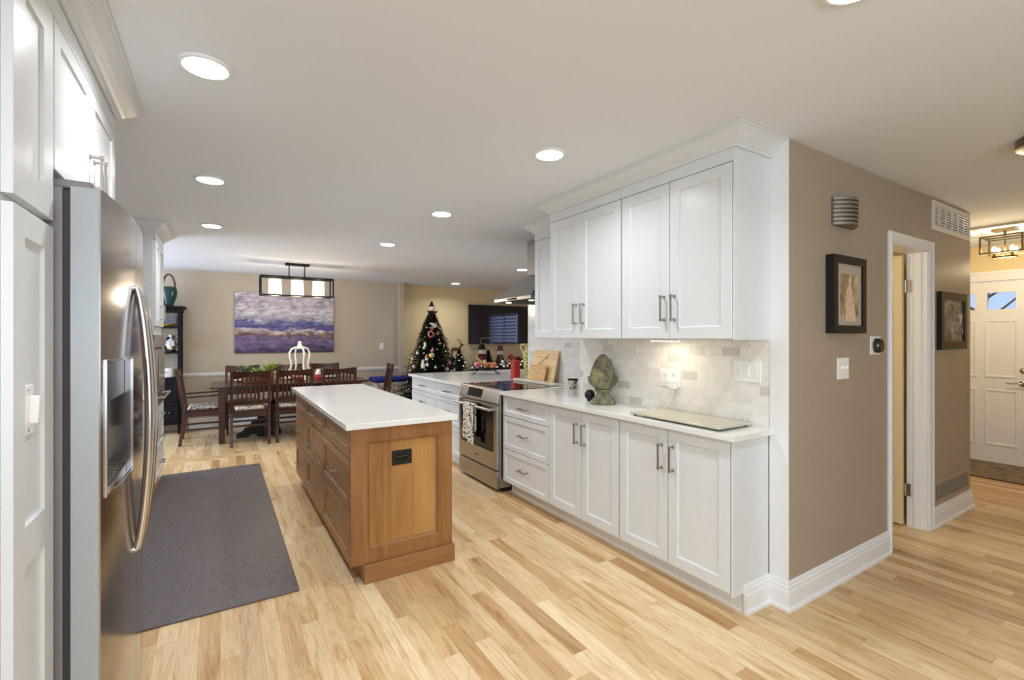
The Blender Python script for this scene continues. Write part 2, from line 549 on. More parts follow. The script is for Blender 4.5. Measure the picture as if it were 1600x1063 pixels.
        for i in range(len(rings) - 1):
            for k in range(4):
                fs.append((i * 4 + k, i * 4 + (k + 1) % 4, i * 4 + 4 + (k + 1) % 4, i * 4 + 4 + k))
        k = (len(rings) - 1) * 4
        fs.append((k, k + 1, k + 2, k + 3))
        return self.add(vs, fs)

    def pull(self, mp, a, b, c, ln, vertical=True, th=0.009, out=0.03):
        """bar pull with two square posts and stepped feet"""
        def bx(a0, a1, b0, b1, c0, c1):
            pts = [mp(p, q, s) for s in (c0, c1) for p, q in ((a0, b0), (a1, b0), (a1, b1), (a0, b1))]
            self.add(pts, [(3, 2, 1, 0), (4, 5, 6, 7), (0, 1, 5, 4), (1, 2, 6, 5), (2, 3, 7, 6), (3, 0, 4, 7)])
        h = th / 2
        for s in (-1, 1):
            e = s * (ln / 2 - th)
            pa, pb = (a, b + e) if vertical else (a + e, b)
            bx(pa - h * 1.7, pa + h * 1.7, pb - h * 1.7, pb + h * 1.7, c, c + 0.005)
            bx(pa - h, pa + h, pb - h, pb + h, c + 0.004, c + out)
            bx(pa - h * 1.3, pa + h * 1.3, pb - h * 1.3, pb + h * 1.3, c + out - 0.004, c + out + th * 1.1)
        if vertical:
            bx(a - h, a + h, b - ln / 2, b + ln / 2, c + out - 0.001, c + out + th - 0.001)
        else:
            bx(a - ln / 2, a + ln / 2, b - h, b + h, c + out - 0.001, c + out + th - 0.001)
        return self

    def xf(self, mat):
        self.v = [tuple(mat @ Vector(p)) for p in self.v]
        return self

    def build(self, name, mat, parent=None, loc=None, bevel=0.0, smooth=False, seg=2, angle=35):
        org = ORG[parent.name] if parent else Vector(loc or (0, 0, 0))
        me = bpy.data.meshes.new(name)
        me.from_pydata([tuple(Vector(p) - org) for p in self.v], [], self.f)
        bm = bmesh.new()
        bm.from_mesh(me)
        bmesh.ops.recalc_face_normals(bm, faces=bm.faces)
        bm.to_mesh(me)
        bm.free()
        me.materials.append(M[mat] if isinstance(mat, str) else mat)
        if smooth:
            me.shade_smooth()
            me.set_sharp_from_angle(angle=R(angle))
        o = bpy.data.objects.new(name, me)
        COL.objects.link(o)
        ORG[o.name] = org
        if parent:
            o.parent = parent
        else:
            o.location = org
        if bevel:
            b = o.modifiers.new('edge', 'BEVEL')
            b.width, b.segments, b.limit_method, b.angle_limit = bevel, seg, 'ANGLE', R(40)
            b.harden_normals = False
        return o


def tag(o, label=None, cat=None, group=None, kind=None):
    for k, v in (('label', label), ('category', cat), ('group', group), ('kind', kind)):
        if v:
            o[k] = v
    return o


def thing(name, label, cat, loc=(0, 0, 0), group=None, rotz=0):
    o = bpy.data.objects.new(name, None)
    o.empty_display_size = 0.1
    COL.objects.link(o)
    o.location = loc
    o.rotation_euler = (0, 0, rotz)
    ORG[o.name] = Vector(loc)
    return tag(o, label, cat, group)


def structure(o):
    o['kind'] = 'structure'
    return o


def dup(root, loc, rotz=0.0, label=None, group=None):
    r_ = root.copy()
    COL.objects.link(r_)
    r_.location = loc
    r_.rotation_euler = (0, 0, rotz)
    if label:
        r_['label'] = label
    if group:
        r_['group'] = group
    for ch in list(root.children):
        c = ch.copy()
        COL.objects.link(c)
        c.parent = r_
        for g in list(ch.children):
            d = g.copy()
            COL.objects.link(d)
            d.parent = c
    return r_


def face_mx(x):   # surface looking towards -X
    return lambda a, b, c: (x - c, a, b)


def face_px(x):
    return lambda a, b, c: (x + c, a, b)


def face_my(y):
    return lambda a, b, c: (a, y - c, b)


def box_of(name, mat, b, parent=None, bevel=0.0, loc=None):
    return MB().box(*b).build(name, mat, parent, loc, bevel)


# ------------------------------------------------------------------ room shell
H = 2.44
WX, WY = 2.495, 1.31         # corner of the taupe wall
structure(box_of('floor', 'floor', (-3.2, 7.6, -3.4, 9.4, -0.1, 0.0)))
structure(box_of('ceiling', 'ceiling', (-3.2, 7.6, -3.4, 9.4, H, H + 0.12)))


def wall(name, mat, boxes):
    m = MB()
    for b in boxes:
        m.box(*b)
    return structure(m.build(name, mat))


wall('wall_back', 'wall', [(-1.12, 7.5, -3.2, -3.02, 0, 0.65), (-1.12, 7.5, -3.2, -3.02, 2.25, H), (-1.12, -0.95, -3.2, -3.02, 0.65, 2.25), (1.85, 7.5, -3.2, -3.02, 0.65, 2.25)])
wall('wall_left', 'wall', [(-1.26, -1.12, -3.2, -1.7, 0, H), (-1.26, -1.12, -1.7, -0.1, 0, 0.75), (-1.26, -1.12, -1.7, -0.1, 2.1, H), (-1.26, -1.12, -0.1, 6.12, 0, H)])
wall('wall_dining_jog', 'wall', [(-2.74, -1.26, 6.0, 6.12, 0, H)])
wall('wall_dining_left', 'wall', [(-2.74, -2.6, 6.12, 6.5, 0, H), (-2.74, -2.6, 8.3, 8.9, 0, H), (-2.74, -2.6, 6.5, 8.3, 2.2, H), (-2.74, -2.6, 6.5, 8.3, 0, 0.2)])
wall('wall_far', 'wall', [(-2.74, 2.93, 8.76, 8.9, 0, H)])
wall('wall_far_family', 'wall_tan', [(2.93, 7.14, 8.92, 9.06, 0, H)])
wall('wall_family_right', 'wall_tan', [(7.0, 7.14, 4.73, 5.1, 0, H), (7.0, 7.14, 6.7, 8.92, 0, H), (7.0, 7.14, 5.1, 6.7, 0, 0.8), (7.0, 7.14, 5.1, 6.7, 2.1, H)])
wall('wall_family_front', 'wall_tan', [(3.22, 7.14, 4.61, 4.73, 0, H)])
wall('wall_kitchen_right', 'wall', [(WX, 3.10, WY + 0.001, 2.95, 0, H), (3.10, 3.22, 2.95, 4.61, 0, H)])
wall('wall_hall', 'wall_hall', [(WX + 0.001, 3.755, WY, WY + 0.12, 0, H), (3.755, 4.39, WY, WY + 0.12, 2.045, H), (4.39, 5.30, WY, WY + 0.12, 0, H)])
wall('wall_powder_right', 'wall_tan', [(5.18, 5.30, WY + 0.12, 4.61, 0, H)])
wall('wall_foyer', 'wall_tan', [(7.39, 7.52, -3.2, 1.30, 0, H), (7.39, 7.52, 2.27, 4.73, 0, H), (7.39, 7.52, 1.30, 2.27, 2.045, H)])
wall('wall_foyer_far', 'wall_tan', [(5.30, 7.39, 3.4, 3.5, 0, H)])
structure(box_of('trim_11', 'header', (-1.12, 2.13, 6.45, 6.60, -0.01, 0.0012)))
structure(box_of('trim_1', 'trim', (WX - 0.006, WX + 0.004, WY - 0.002, 1.405, 0.0, H), bevel=0.001))
structure(box_of('trim_2', 'wall', (2.90, 2.99, 8.70, 8.935, 0, H), bevel=0.002))      # pilaster between dining and family room

BASE = [(0, 0), (0.024, 0), (0.024, 0.014), (0.016, 0.026), (0.016, 0.098), (0.012, 0.106), (0.012, 0.122), (0.007, 0.13), (0.007, 0.140), (0.003, 0.15), (0, 0.15)]
structure(MB().sweep([(2.262, 1.4095), (WX - 0.006, 1.4095), (WX - 0.006, WY), (3.69, WY)], BASE).build('baseboard_hall', 'trim'))
structure(MB().sweep([(4.46, WY), (5.30, WY), (5.30, 1.8)], BASE).build('baseboard_hall_end', 'trim'))
structure(MB().sweep([(2.9, 8.76), (-0.4, 8.76)][::-1], BASE).build('baseboard_far', 'trim'))
RAIL = [(0, 0.79), (0.012, 0.795), (0.02, 0.81), (0.028, 0.83), (0.028, 0.85), (0, 0.855)]
structure(MB().sweep([(-2.59, 8.76), (2.9, 8.76)], RAIL).build('trim_3', 'trim'))


# window frames (outside the picture; back and left ones added to light the kitchen)
def window(name, axis, pos, a0, a1, z0, z1, mull=2, sill=True):
    m = MB()
    w = 0.05
    th = 0.06

    def bx(p, q, r_, s):
        if axis == 'y':
            m.box(p, q, pos, pos + th, r_, s)
        else:
            m.box(pos, pos + th, p, q, r_, s)
    bx(a0, a1, z0, z0 + w)
    bx(a0, a1, z1 - w, z1)
    bx(a0, a0 + w, z0, z1)
    bx(a1 - w, a1, z0, z1)
    for k in range(1, mull + 1):
        c = a0 + (a1 - a0) * k / (mull + 1)
        bx(c - 0.02, c + 0.02, z0, z1)
    return structure(m.build(name, 'trim'))


window('added_window_back', 'y', -3.12, -0.95, 1.85, 0.65, 2.25, 2)  # unseen back window, added for the fill behind the camera
window('added_window_left', 'x', -1.22, -1.7, -0.1, 0.75, 2.1, 1)  # unseen left window, added for the side light
window('window_3', 'x', -2.70, 6.5, 8.3, 0.2, 2.2, 1)
window('window_4', 'x', 7.04, 5.1, 6.7, 0.8, 2.1, 1)
m = MB()
for k in range(13):
    z = 0.86 + k * 0.095
    m.box(6.985, 6.99, 5.14, 6.66, z, z + 0.05)
m.box(6.975, 7.03, 5.12, 6.68, 2.06, 2.1)
tag(m.build('window_blind', 'blind', loc=(7.0, 5.9, 2.08)), 'white slatted blind in the family room window, seen mirrored in the television', 'blind')

# crown moulding on the cabinets
CROWN = [(0, 2.36), (0.010, 2.36), (0.012, 2.372), (0.020, 2.376), (0.030, 2.385), (0.048, 2.398), (0.066, 2.418), (0.078, 2.424), (0.080, 2.430), (0.092, 2.432), (0.092, 2.4395), (0, 2.4395)]
structure(MB().sweep([(2.48, 2.943), (2.175, 2.943), (2.175, 1.40), (WX - 0.008, 1.40)][::-1], [(-a, b) for a, b in CROWN]).build('trim_4', 'cab'))
structure(MB().sweep([(3.08, 3.578), (2.47, 3.578), (2.47, 2.97)][::-1], [(-a, b) for a, b in CROWN]).build('trim_5', 'cab'))
structure(MB().sweep([(-0.385, 1.40), (-0.385, 2.66), (-1.1, 2.66)], CROWN).build('trim_6', 'cab'))
structure(MB().sweep([(-1.1, 5.22), (-0.48, 5.22), (-0.48, 5.91), (-1.1, 5.91)], CROWN).build('trim_7', 'cab'))

# ------------------------------------------------------------------ hallway door and casing
m = MB()
CAS = [(0.0, 0.0), (0.066, 0.0), (0.066, 0.012), (0.058, 0.020), (0.046, 0.014), (0.020, 0.012), (0.008, 0.010), (0.0, 0.006)]
for x_in, s in ((3.76, -1), (4.386, 1)):
    m.extrude([(x_in + s * a, WY - b, 0.0) for a, b in CAS], (0, 0, 2.04 + 0.065))
m.extrude([(3.6935, WY - b - 0.0006, 2.04 + a) for a, b in CAS], (4.4525 - 3.6935, 0, 0))
m.box(3.755, 3.775, WY - 0.001, WY + 0.121, 0, 2.045)
m.box(4.372, 4.391, WY - 0.001, WY + 0.121, 0, 2.045)
m.box(3.755, 4.391, WY - 0.001, WY + 0.121, 2.03, 2.046)
m.box(4.36, 4.373, WY + 0.035, WY + 0.075, 0, 2.03)
structure(m.build('trim_8', 'trim'))
d = structure(MB().box(4.325, 4.36, WY + 0.135, WY + 0.735, 0.012, 2.02).build('door_1', 'wall_tan', bevel=0.002))
d['label'] = 'cream painted door standing open inside the hallway doorway'
for z in (0.27, 1.79):
    h = MB()
    h.box(4.3615, 4.371, WY + 0.096, WY + 0.13, z - 0.045, z + 0.045)
    h.tube([(4.366, WY + 0.128, z - 0.046), (4.366, WY + 0.128, z + 0.046)], 0.007)
    h.box(4.3605, 4.3625, WY + 0.13, WY + 0.16, z - 0.045, z + 0.045)
    h.build('hinge', 'nickel', d)

# ------------------------------------------------------------------ front door
fd = MB()
DX = 7.385
mp = face_mx(DX + 0.03)
panels = [(1.45, 1.69, 1.70, 1.95, 'w'), (1.775, 2.015, 1.70, 1.95, 'w')]
# door slab made of stiles and rails round the two lights
fd.box(DX - 0.005, DX + 0.035, 1.335, 2.235, 0.012, 1.72)
fd.box(DX - 0.005, DX + 0.035, 1.335, 2.235, 1.91, 2.03)
for a, b in ((1.335, 1.455), (1.685, 1.785), (2.015, 2.235)):
    fd.box(DX - 0.005, DX + 0.035, a, b, 1.72, 1.91)
o = structure(fd.build('door_2', 'trim', loc=(DX, 1.785, 0)))
for a0, a1 in ((1.44, 1.70), (1.77, 2.03)):
    for z0, z1 in ((0.96, 1.60), (0.20, 0.82)):
        q = MB()
        q.shaker(face_mx(DX - 0.004), a0, a1, z0, z1, 0.010, 0.014, 0.008, 0.02)
        q.build('door_panel', 'trim', o)
    g = MB().box(DX + 0.006, DX + 0.014, a0 + 0.012, a1 - 0.012, 1.715, 1.915)
    g.build('pane', 'glass', o)
q = MB()
q.lathe((DX - 0.012, 1.40, 1.045), [(0.028, 0.007), (0.028, 0.0), (0.02, -0.012), (0.006, -0.018)], 20, 'x')
q.build('deadbolt', 'nickel', o, smooth=True)
q = MB()
q.lathe((DX - 0.005, 1.40, 0.905), [(0.03, 0.0), (0.03, -0.008), (0.012, -0.02), (0.012, -0.055)], 20, 'x')
q.tube([(DX - 0.055, 1.40, 0.905), (DX - 0.06, 1.44, 0.91), (DX - 0.058, 1.48, 0.90), (DX - 0.055, 1.52, 0.905)], [0.009, 0.008, 0.007, 0.006])
q.build('lever_handle', 'nickel', o, smooth=True)
m = MB()
m.box(7.365, 7.395, 1.22, 1.335, 0, 2.04)
m.box(7.365, 7.395, 2.235, 2.35, 0, 2.04)
m.box(7.365, 7.395, 1.22, 2.35, 2.04, 2.13)
m.box(7.35, 7.395, 1.20, 2.37, 2.12, 2.15)
structure(m.build('trim_9', 'trim', bevel=0.003))
o = structure(box_of('floor_foyer', 'foyer_tile', (6.53, 7.38, 0.4, 3.4, 0.0, 0.008)))
o = structure(box_of('trim_10', 'cherry', (6.49, 6.53, 0.4, 3.4, 0.0, 0.01), bevel=0.003))

# outside the front door: snowy ground, a house wall and a bare tree far off
o = structure(box_of('ground_outside', plain('snow', srgb(232, 238, 248), 0.9), (7.6, 40, -20, 25, -0.4, -0.2)))
hs = thing('neighbour_house', 'pale neighbouring house seen through the front door glass', 'house', (22, 5.5, -0.2))
box_of('wall', plain('pale_siding', srgb(196, 206, 220), 0.8), (22, 28, 1, 12, -0.2, 3.6), hs)
MB().extrude([(21.6, 0.6, 3.6), (28.4, 0.6, 3.6), (25, 0.6, 5.4)], (0, 11.8, 0)).build('roof', plain('grey_shingle', srgb(118, 126, 150), 0.8), hs)
tr = thing('bare_tree', 'bare winter tree outside the front door glass', 'tree', (13.0, 3.1, -0.2))
m = MB()
m.tube([(13, 3.1, -0.2), (13.0, 3.12, 1.0), (13.05, 3.0, 2.2), (13.0, 2.8, 3.4)], [0.09, 0.07, 0.05, 0.02])
for k in range(12):
    z = 0.9 + k * 0.2
    s = 1 if k % 2 else -1
    m.tube([(13.02, 3.08, z), (13.0, 3.08 + s * 0.35, z + 0.28), (13.05, 3.05 + s * 0.75, z + 0.75)], [0.03, 0.02, 0.008], 6)
m.build('trunk', 'brown', tr, smooth=True)


# ------------------------------------------------------------------ kitchen: right-hand run
CZ0, CZ1 = 0.892, 0.922
FX = 2.195     # carcass front; door fronts end at 2.175
mR = face_mx(FX)


def base_cab(label, y0, y1, xb, fronts, near_panel=False, group='white base cabinets of the right-hand run'):
    """fronts: (kind, ya, yb, z0, z1, handle_y, handle_z, vertical)"""
    t = thing('base_cabinet', label, 'cabinet', ((FX + xb) / 2, (y0 + y1) / 2, 0), group)
    b = MB()
    b.box(FX + 0.001, xb, y0 + 0.001, y1 - 0.001, 0.105, CZ0 - 0.001)
    b.build('body', 'cab', t)
    box_of('toe_kick', 'trim', (2.270, xb, y0 + 0.001, y1 - 0.001, 0.0, 0.1045), t)
    if near_panel:
        b = MB()
        b.box(2.176, xb, y0 - 0.012, y0, 0.105, CZ0 - 0.001)
        b.box(2.270, xb, y0 - 0.012, y0, 0.0, 0.105)
        b.build('side_panel', 'cab', t, bevel=0.001)
    for kind, ya, yb, z0, z1, hy, hz, vert in fronts:
        f = MB().shaker(mR, ya + 0.0022, yb - 0.0022, z0, z1, 0.02, 0.062 if kind == 'door' else 0.04, 0.009, 0.008).build(kind, 'cab', t)
        if hy is not None:
            MB().pull(mR, hy, hz, 0.02, 0.15 if vert else 0.125, vert).build('handle', 'nickel', f, bevel=0.001)
    return t


base_cab('white shaker two-door base cabinet at the near end, beside the taupe wall', 1.422, 2.198, 2.488,
         [('door', 1.425, 1.812, 0.118, 0.885, 1.775, 0.722, True), ('door', 1.814, 2.196, 0.118, 0.885, 1.855, 0.722, True)], True)
base_cab('white shaker two-door base cabinet in the middle, below the stone finial', 2.20, 2.958, 2.488,
         [('door', 2.202, 2.571, 0.118, 0.885, 2.532, 0.722, True), ('door', 2.573, 2.956, 0.118, 0.885, 2.612, 0.722, True)])
yc = 3.31
base_cab('white three-drawer base cabinet just right of the steel range', 2.96, 3.655, 3.08,
         [('drawer', 2.963, 3.652, 0.710, 0.885, yc, 0.80, False), ('drawer', 2.963, 3.652, 0.415, 0.704, yc, 0.57, False),
          ('drawer', 2.963, 3.652, 0.118, 0.409, yc, 0.275, False)])
base_cab('white drawer base cabinet just left of the steel range', 4.47, 5.228, 3.08,
         [('drawer', 4.473, 5.226, 0.730, 0.885, 4.87, 0.80, False), ('drawer', 4.473, 5.226, 0.43, 0.724, 4.87, 0.58, False), ('drawer', 4.473, 5.226, 0.118, 0.424, 4.87, 0.275, False)])
base_cab('white drawer base cabinet at the far end of the peninsula', 5.23, 6.02, 3.08,
         [('drawer', 5.233, 6.018, 0.730, 0.885, 5.62, 0.80, False), ('drawer', 5.233, 6.018, 0.43, 0.724, 5.62, 0.60, False), ('drawer', 5.233, 6.018, 0.118, 0.424, 5.62, 0.275, False)])
# rear half of the peninsula
t = thing('peninsula_base', 'white panelled back of the peninsula on the family room side', 'cabinet', (3.5, 5.4, 0))
box_of('body', 'cab', (3.09, 3.85, 4.76, 6.02, 0.10, CZ0 - 0.001), t)
box_of('plinth', 'trim', (3.09, 3.80, 4.78, 5.97, 0.0, 0.10), t)
for k in range(2):
    MB().shaker(face_px(3.85), 4.77 + k * 0.62, 5.38 + k * 0.62, 0.12, 0.88, 0.015).build('panel', 'cab', t)

tag(MB().prism([(2.14, 1.385), (2.489, 1.385), (2.489, 2.952), (3.088, 2.952), (3.088, 3.664), (2.14, 3.664)], CZ0, CZ1).build('countertop', 'quartz', loc=(2.14, 1.385, CZ0), bevel=0.002),
    'white quartz worktop right of the range, carrying the stone finial', 'worktop')
tag(MB().prism([(2.14, 4.458), (3.088, 4.458), (3.088, 4.742), (3.95, 4.742), (3.95, 6.06), (2.14, 6.06)], CZ0, CZ1).build('countertop', 'quartz', loc=(2.14, 4.458, CZ0), bevel=0.002),
    'white quartz peninsula worktop left of the range, carrying the fruit basket', 'worktop')

# upper cabinets
UZ0, UZ1 = 1.40, 2.29


def wall_cab(label, y0, y1, xf, xb, doors, side=False, group='white wall cabinets over the worktop'):
    t = thing('wall_cabinet', label, 'cabinet', ((xf + xb) / 2, (y0 + y1) / 2, UZ0), group)
    b = MB()
    b.box(xf + 0.001, xb, y0 + 0.0005, y1 - 0.0005, UZ0, 2.438)
    b.build('body', 'cab', t)
    b = MB()
    b.box(xf - 0.019, xf + 0.001, y0 + 0.0005, y1 - 0.0005, UZ1 + 0.004, 2.36)
    b.build('frieze', 'cab', t)
    if side:
        MB().box(xf - 0.019, xb, y0 - 0.010, y0, UZ0 - 0.004, 2.37).build('side_panel', 'cab', t, bevel=0.001)
    mp_ = face_mx(xf)
    for ya, yb, hy in doors:
        f = MB().shaker(mp_, ya + 0.002, yb - 0.002, UZ0 + 0.002, UZ1, 0.02, 0.062, 0.009, 0.008).build('door', 'cab', t)
        MB().pull(mp_, hy, 1.575, 0.02, 0.15, True).build('handle', 'nickel', f, bevel=0.001)
    return t


wall_cab('white shaker two-door wall cabinet at the near end, over the outlet', 1.412, 2.178, FX, 2.488, [(1.414, 1.80, 1.765), (1.80, 2.176, 1.838)], True)
wall_cab('white shaker two-door wall cabinet over the stone finial', 2.18, 2.943, FX, 2.488, [(2.182, 2.585, 2.545), (2.585, 2.941, 2.625)])
wall_cab('white one-door wall cabinet set back beside the range hood', 2.965, 3.578, 2.49, 3.085, [(2.967, 3.576, 3.05)])

# backsplash
structure(box_of('wall_tile_near', 'tile', (WX - 0.009, WX, 1.408, 2.951, CZ1, 1.399)))
structure(box_of('wall_tile_far', 'tile', (3.090, 3.10, 2.951, 4.612, CZ1, 1.399)))
structure(box_of('wall_tile_hood', 'tile', (3.090, 3.10, 3.58, 4.612, 1.399, 1.80)))

# ------------------------------------------------------------------ range
rg = thing('range', 'stainless steel slide-in range between white drawer cabinets', 'range', (2.45, 4.06, 0))
RY0, RY1 = 3.668, 4.452
box_of('body', 'steel', (2.15, 2.78, RY0, RY1, 0.04, 0.90), rg, bevel=0.002)
box_of('plinth', 'black', (2.20, 2.76, RY0 + 0.02, RY1 - 0.02, 0.0, 0.04), rg)
box_of('cooktop', 'blackglass', (2.185, 2.785, RY0, RY1, 0.90, 0.926), rg, bevel=0.002)
m = MB()
sec = [(2.19, 0.93), (2.175, 0.934), (2.155, 0.925), (2.118, 0.812), (2.125, 0.798), (2.19, 0.798)]
m.extrude([(x, RY0 + 0.001, z) for x, z in sec], (0, RY1 - RY0 - 0.002, 0))
cp = m.build('control_panel', 'steel', rg, bevel=0.002)
m = MB()
a, b = Vector((2.1535, 0, 0.920)), Vector((2.1185, 0, 0.8155))
dn = (b - a)
nrm = Vector((dn.z, 0, -dn.x)).normalized()
if nrm.x > 0:
    nrm = -nrm
p0, p1 = a + dn * 0.12, a + dn * 0.86
lo = [Vector((p.x, y, p.z)) for p, y in ((p0, 3.98), (p0, 4.27), (p1, 4.27), (p1, 3.98))]
m.hull8([v - nrm * 0.002 for v in lo], [v + nrm * 0.003 for v in lo])
sc_ = m.build('display', 'blackglass', cp)
dr = MB().box(2.118, 2.149, RY0 + 0.004, RY1 - 0.004, 0.205, 0.788).build('oven_door', 'steel', rg, bevel=0.003)
box_of('window', 'blackglass', (2.114, 2.119, RY0 + 0.065, RY1 - 0.065, 0.36, 0.735), dr, bevel=0.002)
m = MB()
m.tube([(2.062, RY0 + 0.03, 0.752), (2.062, RY1 - 0.03, 0.752)], 0.013, 14)
for y in (RY0 + 0.055, RY1 - 0.055):
    m.box(2.066, 2.119, y - 0.013, y + 0.013, 0.742, 0.762)
m.build('handle', 'chair_steel', dr, smooth=True)
m = MB()
for i in range(6):
    y = 4.085 - i * 0.011
    m.box(2.1165, 2.1181, y - 0.004, y + 0.004, 0.272, 0.281)
m.build('badge', 'black', dr)
box_of('storage_drawer', 'steel', (2.118, 2.149, RY0 + 0.004, RY1 - 0.004, 0.035, 0.195), rg, bevel=0.003)
# burners printed on the glass
RING = plain('burner_print', srgb(110, 110, 112), 0.4)
for x, y, r_ in ((2.35, 3.88, 0.085), (2.35, 4.25, 0.10), (2.62, 3.88, 0.09), (2.62, 4.25, 0.07)):
    pts = [(x + r_ * math.cos(2 * PI * k / 40), y + r_ * math.sin(2 * PI * k / 40), 0.9262) for k in range(40)]
    MB().tube(pts, 0.0012, 4, True).build('burner_ring', RING, rg)

# dish towel folded over the oven handle
m = MB()
N_ = 14
for side, (y0, y1, zb) in enumerate(((4.075, 4.215, 0.42), (3.985, 4.085, 0.385))):
    front, back = [], []
    for i in range(N_ + 1):
        u = i / N_
        z = 0.768 - (0.768 - zb) * u
        front.append((u, z))
    vs, fs = [], []
    W_ = 8
    for (u, z) in front:
        for j in range(W_ + 1):
            w = j / W_
            xx = 2.044 - 0.006 * math.sin(w * PI * 2 + side) - 0.004 * math.sin(u * 5 + w * 3) + side * 0.004
            vs.append((xx, y0 + (y1 - y0) * w + 0.008 * u * (1 if side else -1), z))
    n0 = len(vs)
    vs += [(x + 0.005, y, z) for x, y, z in vs]
    for i in range(N_):
        for j in range(W_):
            a = i * (W_ + 1) + j
            fs.append((a, a + 1, a + W_ + 2, a + W_ + 1))
            fs.append((n0 + a, n0 + a + W_ + 1, n0 + a + W_ + 2, n0 + a + 1))
    for i in range(N_):
        for j in (0, W_):
            a = i * (W_ + 1) + j
            fs.append((a, a + W_ + 1, n0 + a + W_ + 1, n0 + a))
    for j in range(W_):
        for i in (0, N_):
            a = i * (W_ + 1) + j
            fs.append((a, a + 1, n0 + a + 1, n0 + a))
    m.add(vs, fs)
m.box(2.044, 2.083, 3.99, 4.21, 0.7665, 0.772)
m.box(2.078, 2.084, 4.0, 4.20, 0.50, 0.770)
tag(m.build('dish_towel', 'towel', loc=(2.06, 4.1, 0.77), smooth=True), 'cream dish towel with black leaf print over the oven handle', 'towel')

# pale slab behind the cooktop, boards, vase, box
tag(box_of('marble_slab', 'beige_ledge', (2.788, 2.87, 3.70, 4.46, 0.928, 0.952), bevel=0.003, loc=(2.83, 4.08, 0.928)), 'long pale marble slab lying along the back of the black cooktop', 'slab')
structure(box_of('wall_tile_ledge', 'quartz', (2.788, 3.088, 3.666, 4.456, CZ0, CZ1)))

t = thing('cutting_board', 'large bamboo cutting board with etched branch leaning on the tile', 'board', (3.0, 4.22, 0.924))
m = MB()
an = R(14)


def board(m, xb, y0, y1, z0, h, th):
    # leans towards +X at the top
    dx = h * math.sin(an)
    dz = h * math.cos(an)
    nx, nz = math.cos(an) * th, -math.sin(an) * th
    m.hull8([(xb, y0, z0), (xb, y1, z0), (xb + nx, y1, z0 + nz), (xb + nx, y0, z0 + nz)],
            [(xb + dx, y0, z0 + dz), (xb + dx, y1, z0 + dz), (xb + dx + nx, y1, z0 + dz + nz), (xb + dx + nx, y0, z0 + dz + nz)])


board(m, 2.985, 3.99, 4.44, 0.93, 0.345, 0.022)
m.build('board', 'bamboo', t, bevel=0.004)
m = MB()


def onb(y, h, off):
    return Vector((2.985 + h * math.sin(an) - off * math.cos(an), y, 0.93 + h * math.cos(an) + off * math.sin(an)))


for i in range(26):
    u = i / 25
    y = 4.34 - 0.20 * u + random.uniform(-.02, .02)
    hh = 0.16 + 0.13 * u + random.uniform(-.02, .02)
    a = random.uniform(0, PI)
    m.tube([onb(y - 0.008 * math.cos(a), hh - 0.008 * math.sin(a), 0.0008), onb(y + 0.008 * math.cos(a), hh + 0.008 * math.sin(a), 0.0008)], 0.0022, 5)
m.tube([onb(4.35, 0.15, 0.0005), onb(4.25, 0.22, 0.0005), onb(4.13, 0.30, 0.0005)], 0.0012, 5)
m.build('etched_branch', 'brown', t)
t = thing('ribbed_board', 'small ribbed bamboo board leaning on the large cutting board', 'board', (2.94, 4.27, 0.924))
m = MB()
board(m, 2.935, 4.09, 4.40, 0.928, 0.175, 0.02)
m.build('board', 'bamboo2', t, bevel=0.003)
m = MB()
for i in range(6):
    h0 = 0.022 + i * 0.026
    m.bar((2.935 + h0 * math.sin(an) - 0.002, 4.12, 0.928 + h0 * math.cos(an)), (2.935 + h0 * math.sin(an) - 0.002, 4.38, 0.928 + h0 * math.cos(an)), 0.006, 0.011)
m.build('slats', 'bamboo', t, bevel=0.001)

t = thing('vase', 'speckled lime green two-handled vase left of the cutting boards', 'vase', (3.40, 5.05, CZ1))
prof = [(0.052, 0), (0.058, 0.01), (0.064, 0.07), (0.078, 0.18), (0.084, 0.25), (0.080, 0.295), (0.058, 0.325), (0.050, 0.345), (0.052, 0.375), (0.066, 0.395), (0.067, 0.40), (0.056, 0.398), (0.044, 0.36), (0.044, 0.34)]
MB().lathe((3.40, 5.05, CZ1 + 0.001), prof, 28).build('body', 'vase', t, smooth=True, angle=60)
for s in (-1, 1):
    d = Vector((0.849, -0.528, 0)) * s
    c = Vector((3.40, 5.05, CZ1))
    pts = [c + d * r_ + Vector((0, 0, z)) for r_, z in ((0.06, 0.385), (0.085, 0.40), (0.105, 0.385), (0.108, 0.35), (0.092, 0.32), (0.078, 0.30), (0.076, 0.285), (0.088, 0.275))]
    MB().tube(pts, 0.009, 8).build('handle', plain('pale_handle_glaze', srgb(226, 222, 180), 0.4), t, smooth=True)

tag(box_of('red_box', 'red', (2.90, 2.96, 4.60, 4.67, CZ1 + 0.001, 1.135), bevel=0.002, loc=(2.93, 4.64, CZ1)) if False else
    box_of('red_box', 'red', (2.865, 2.945, 4.56, 4.64, CZ1 + 0.001, 1.14), bevel=0.002, loc=(2.9, 4.6, CZ1)),
    'tall plain red box standing on the worktop left of the lime vase', 'box')

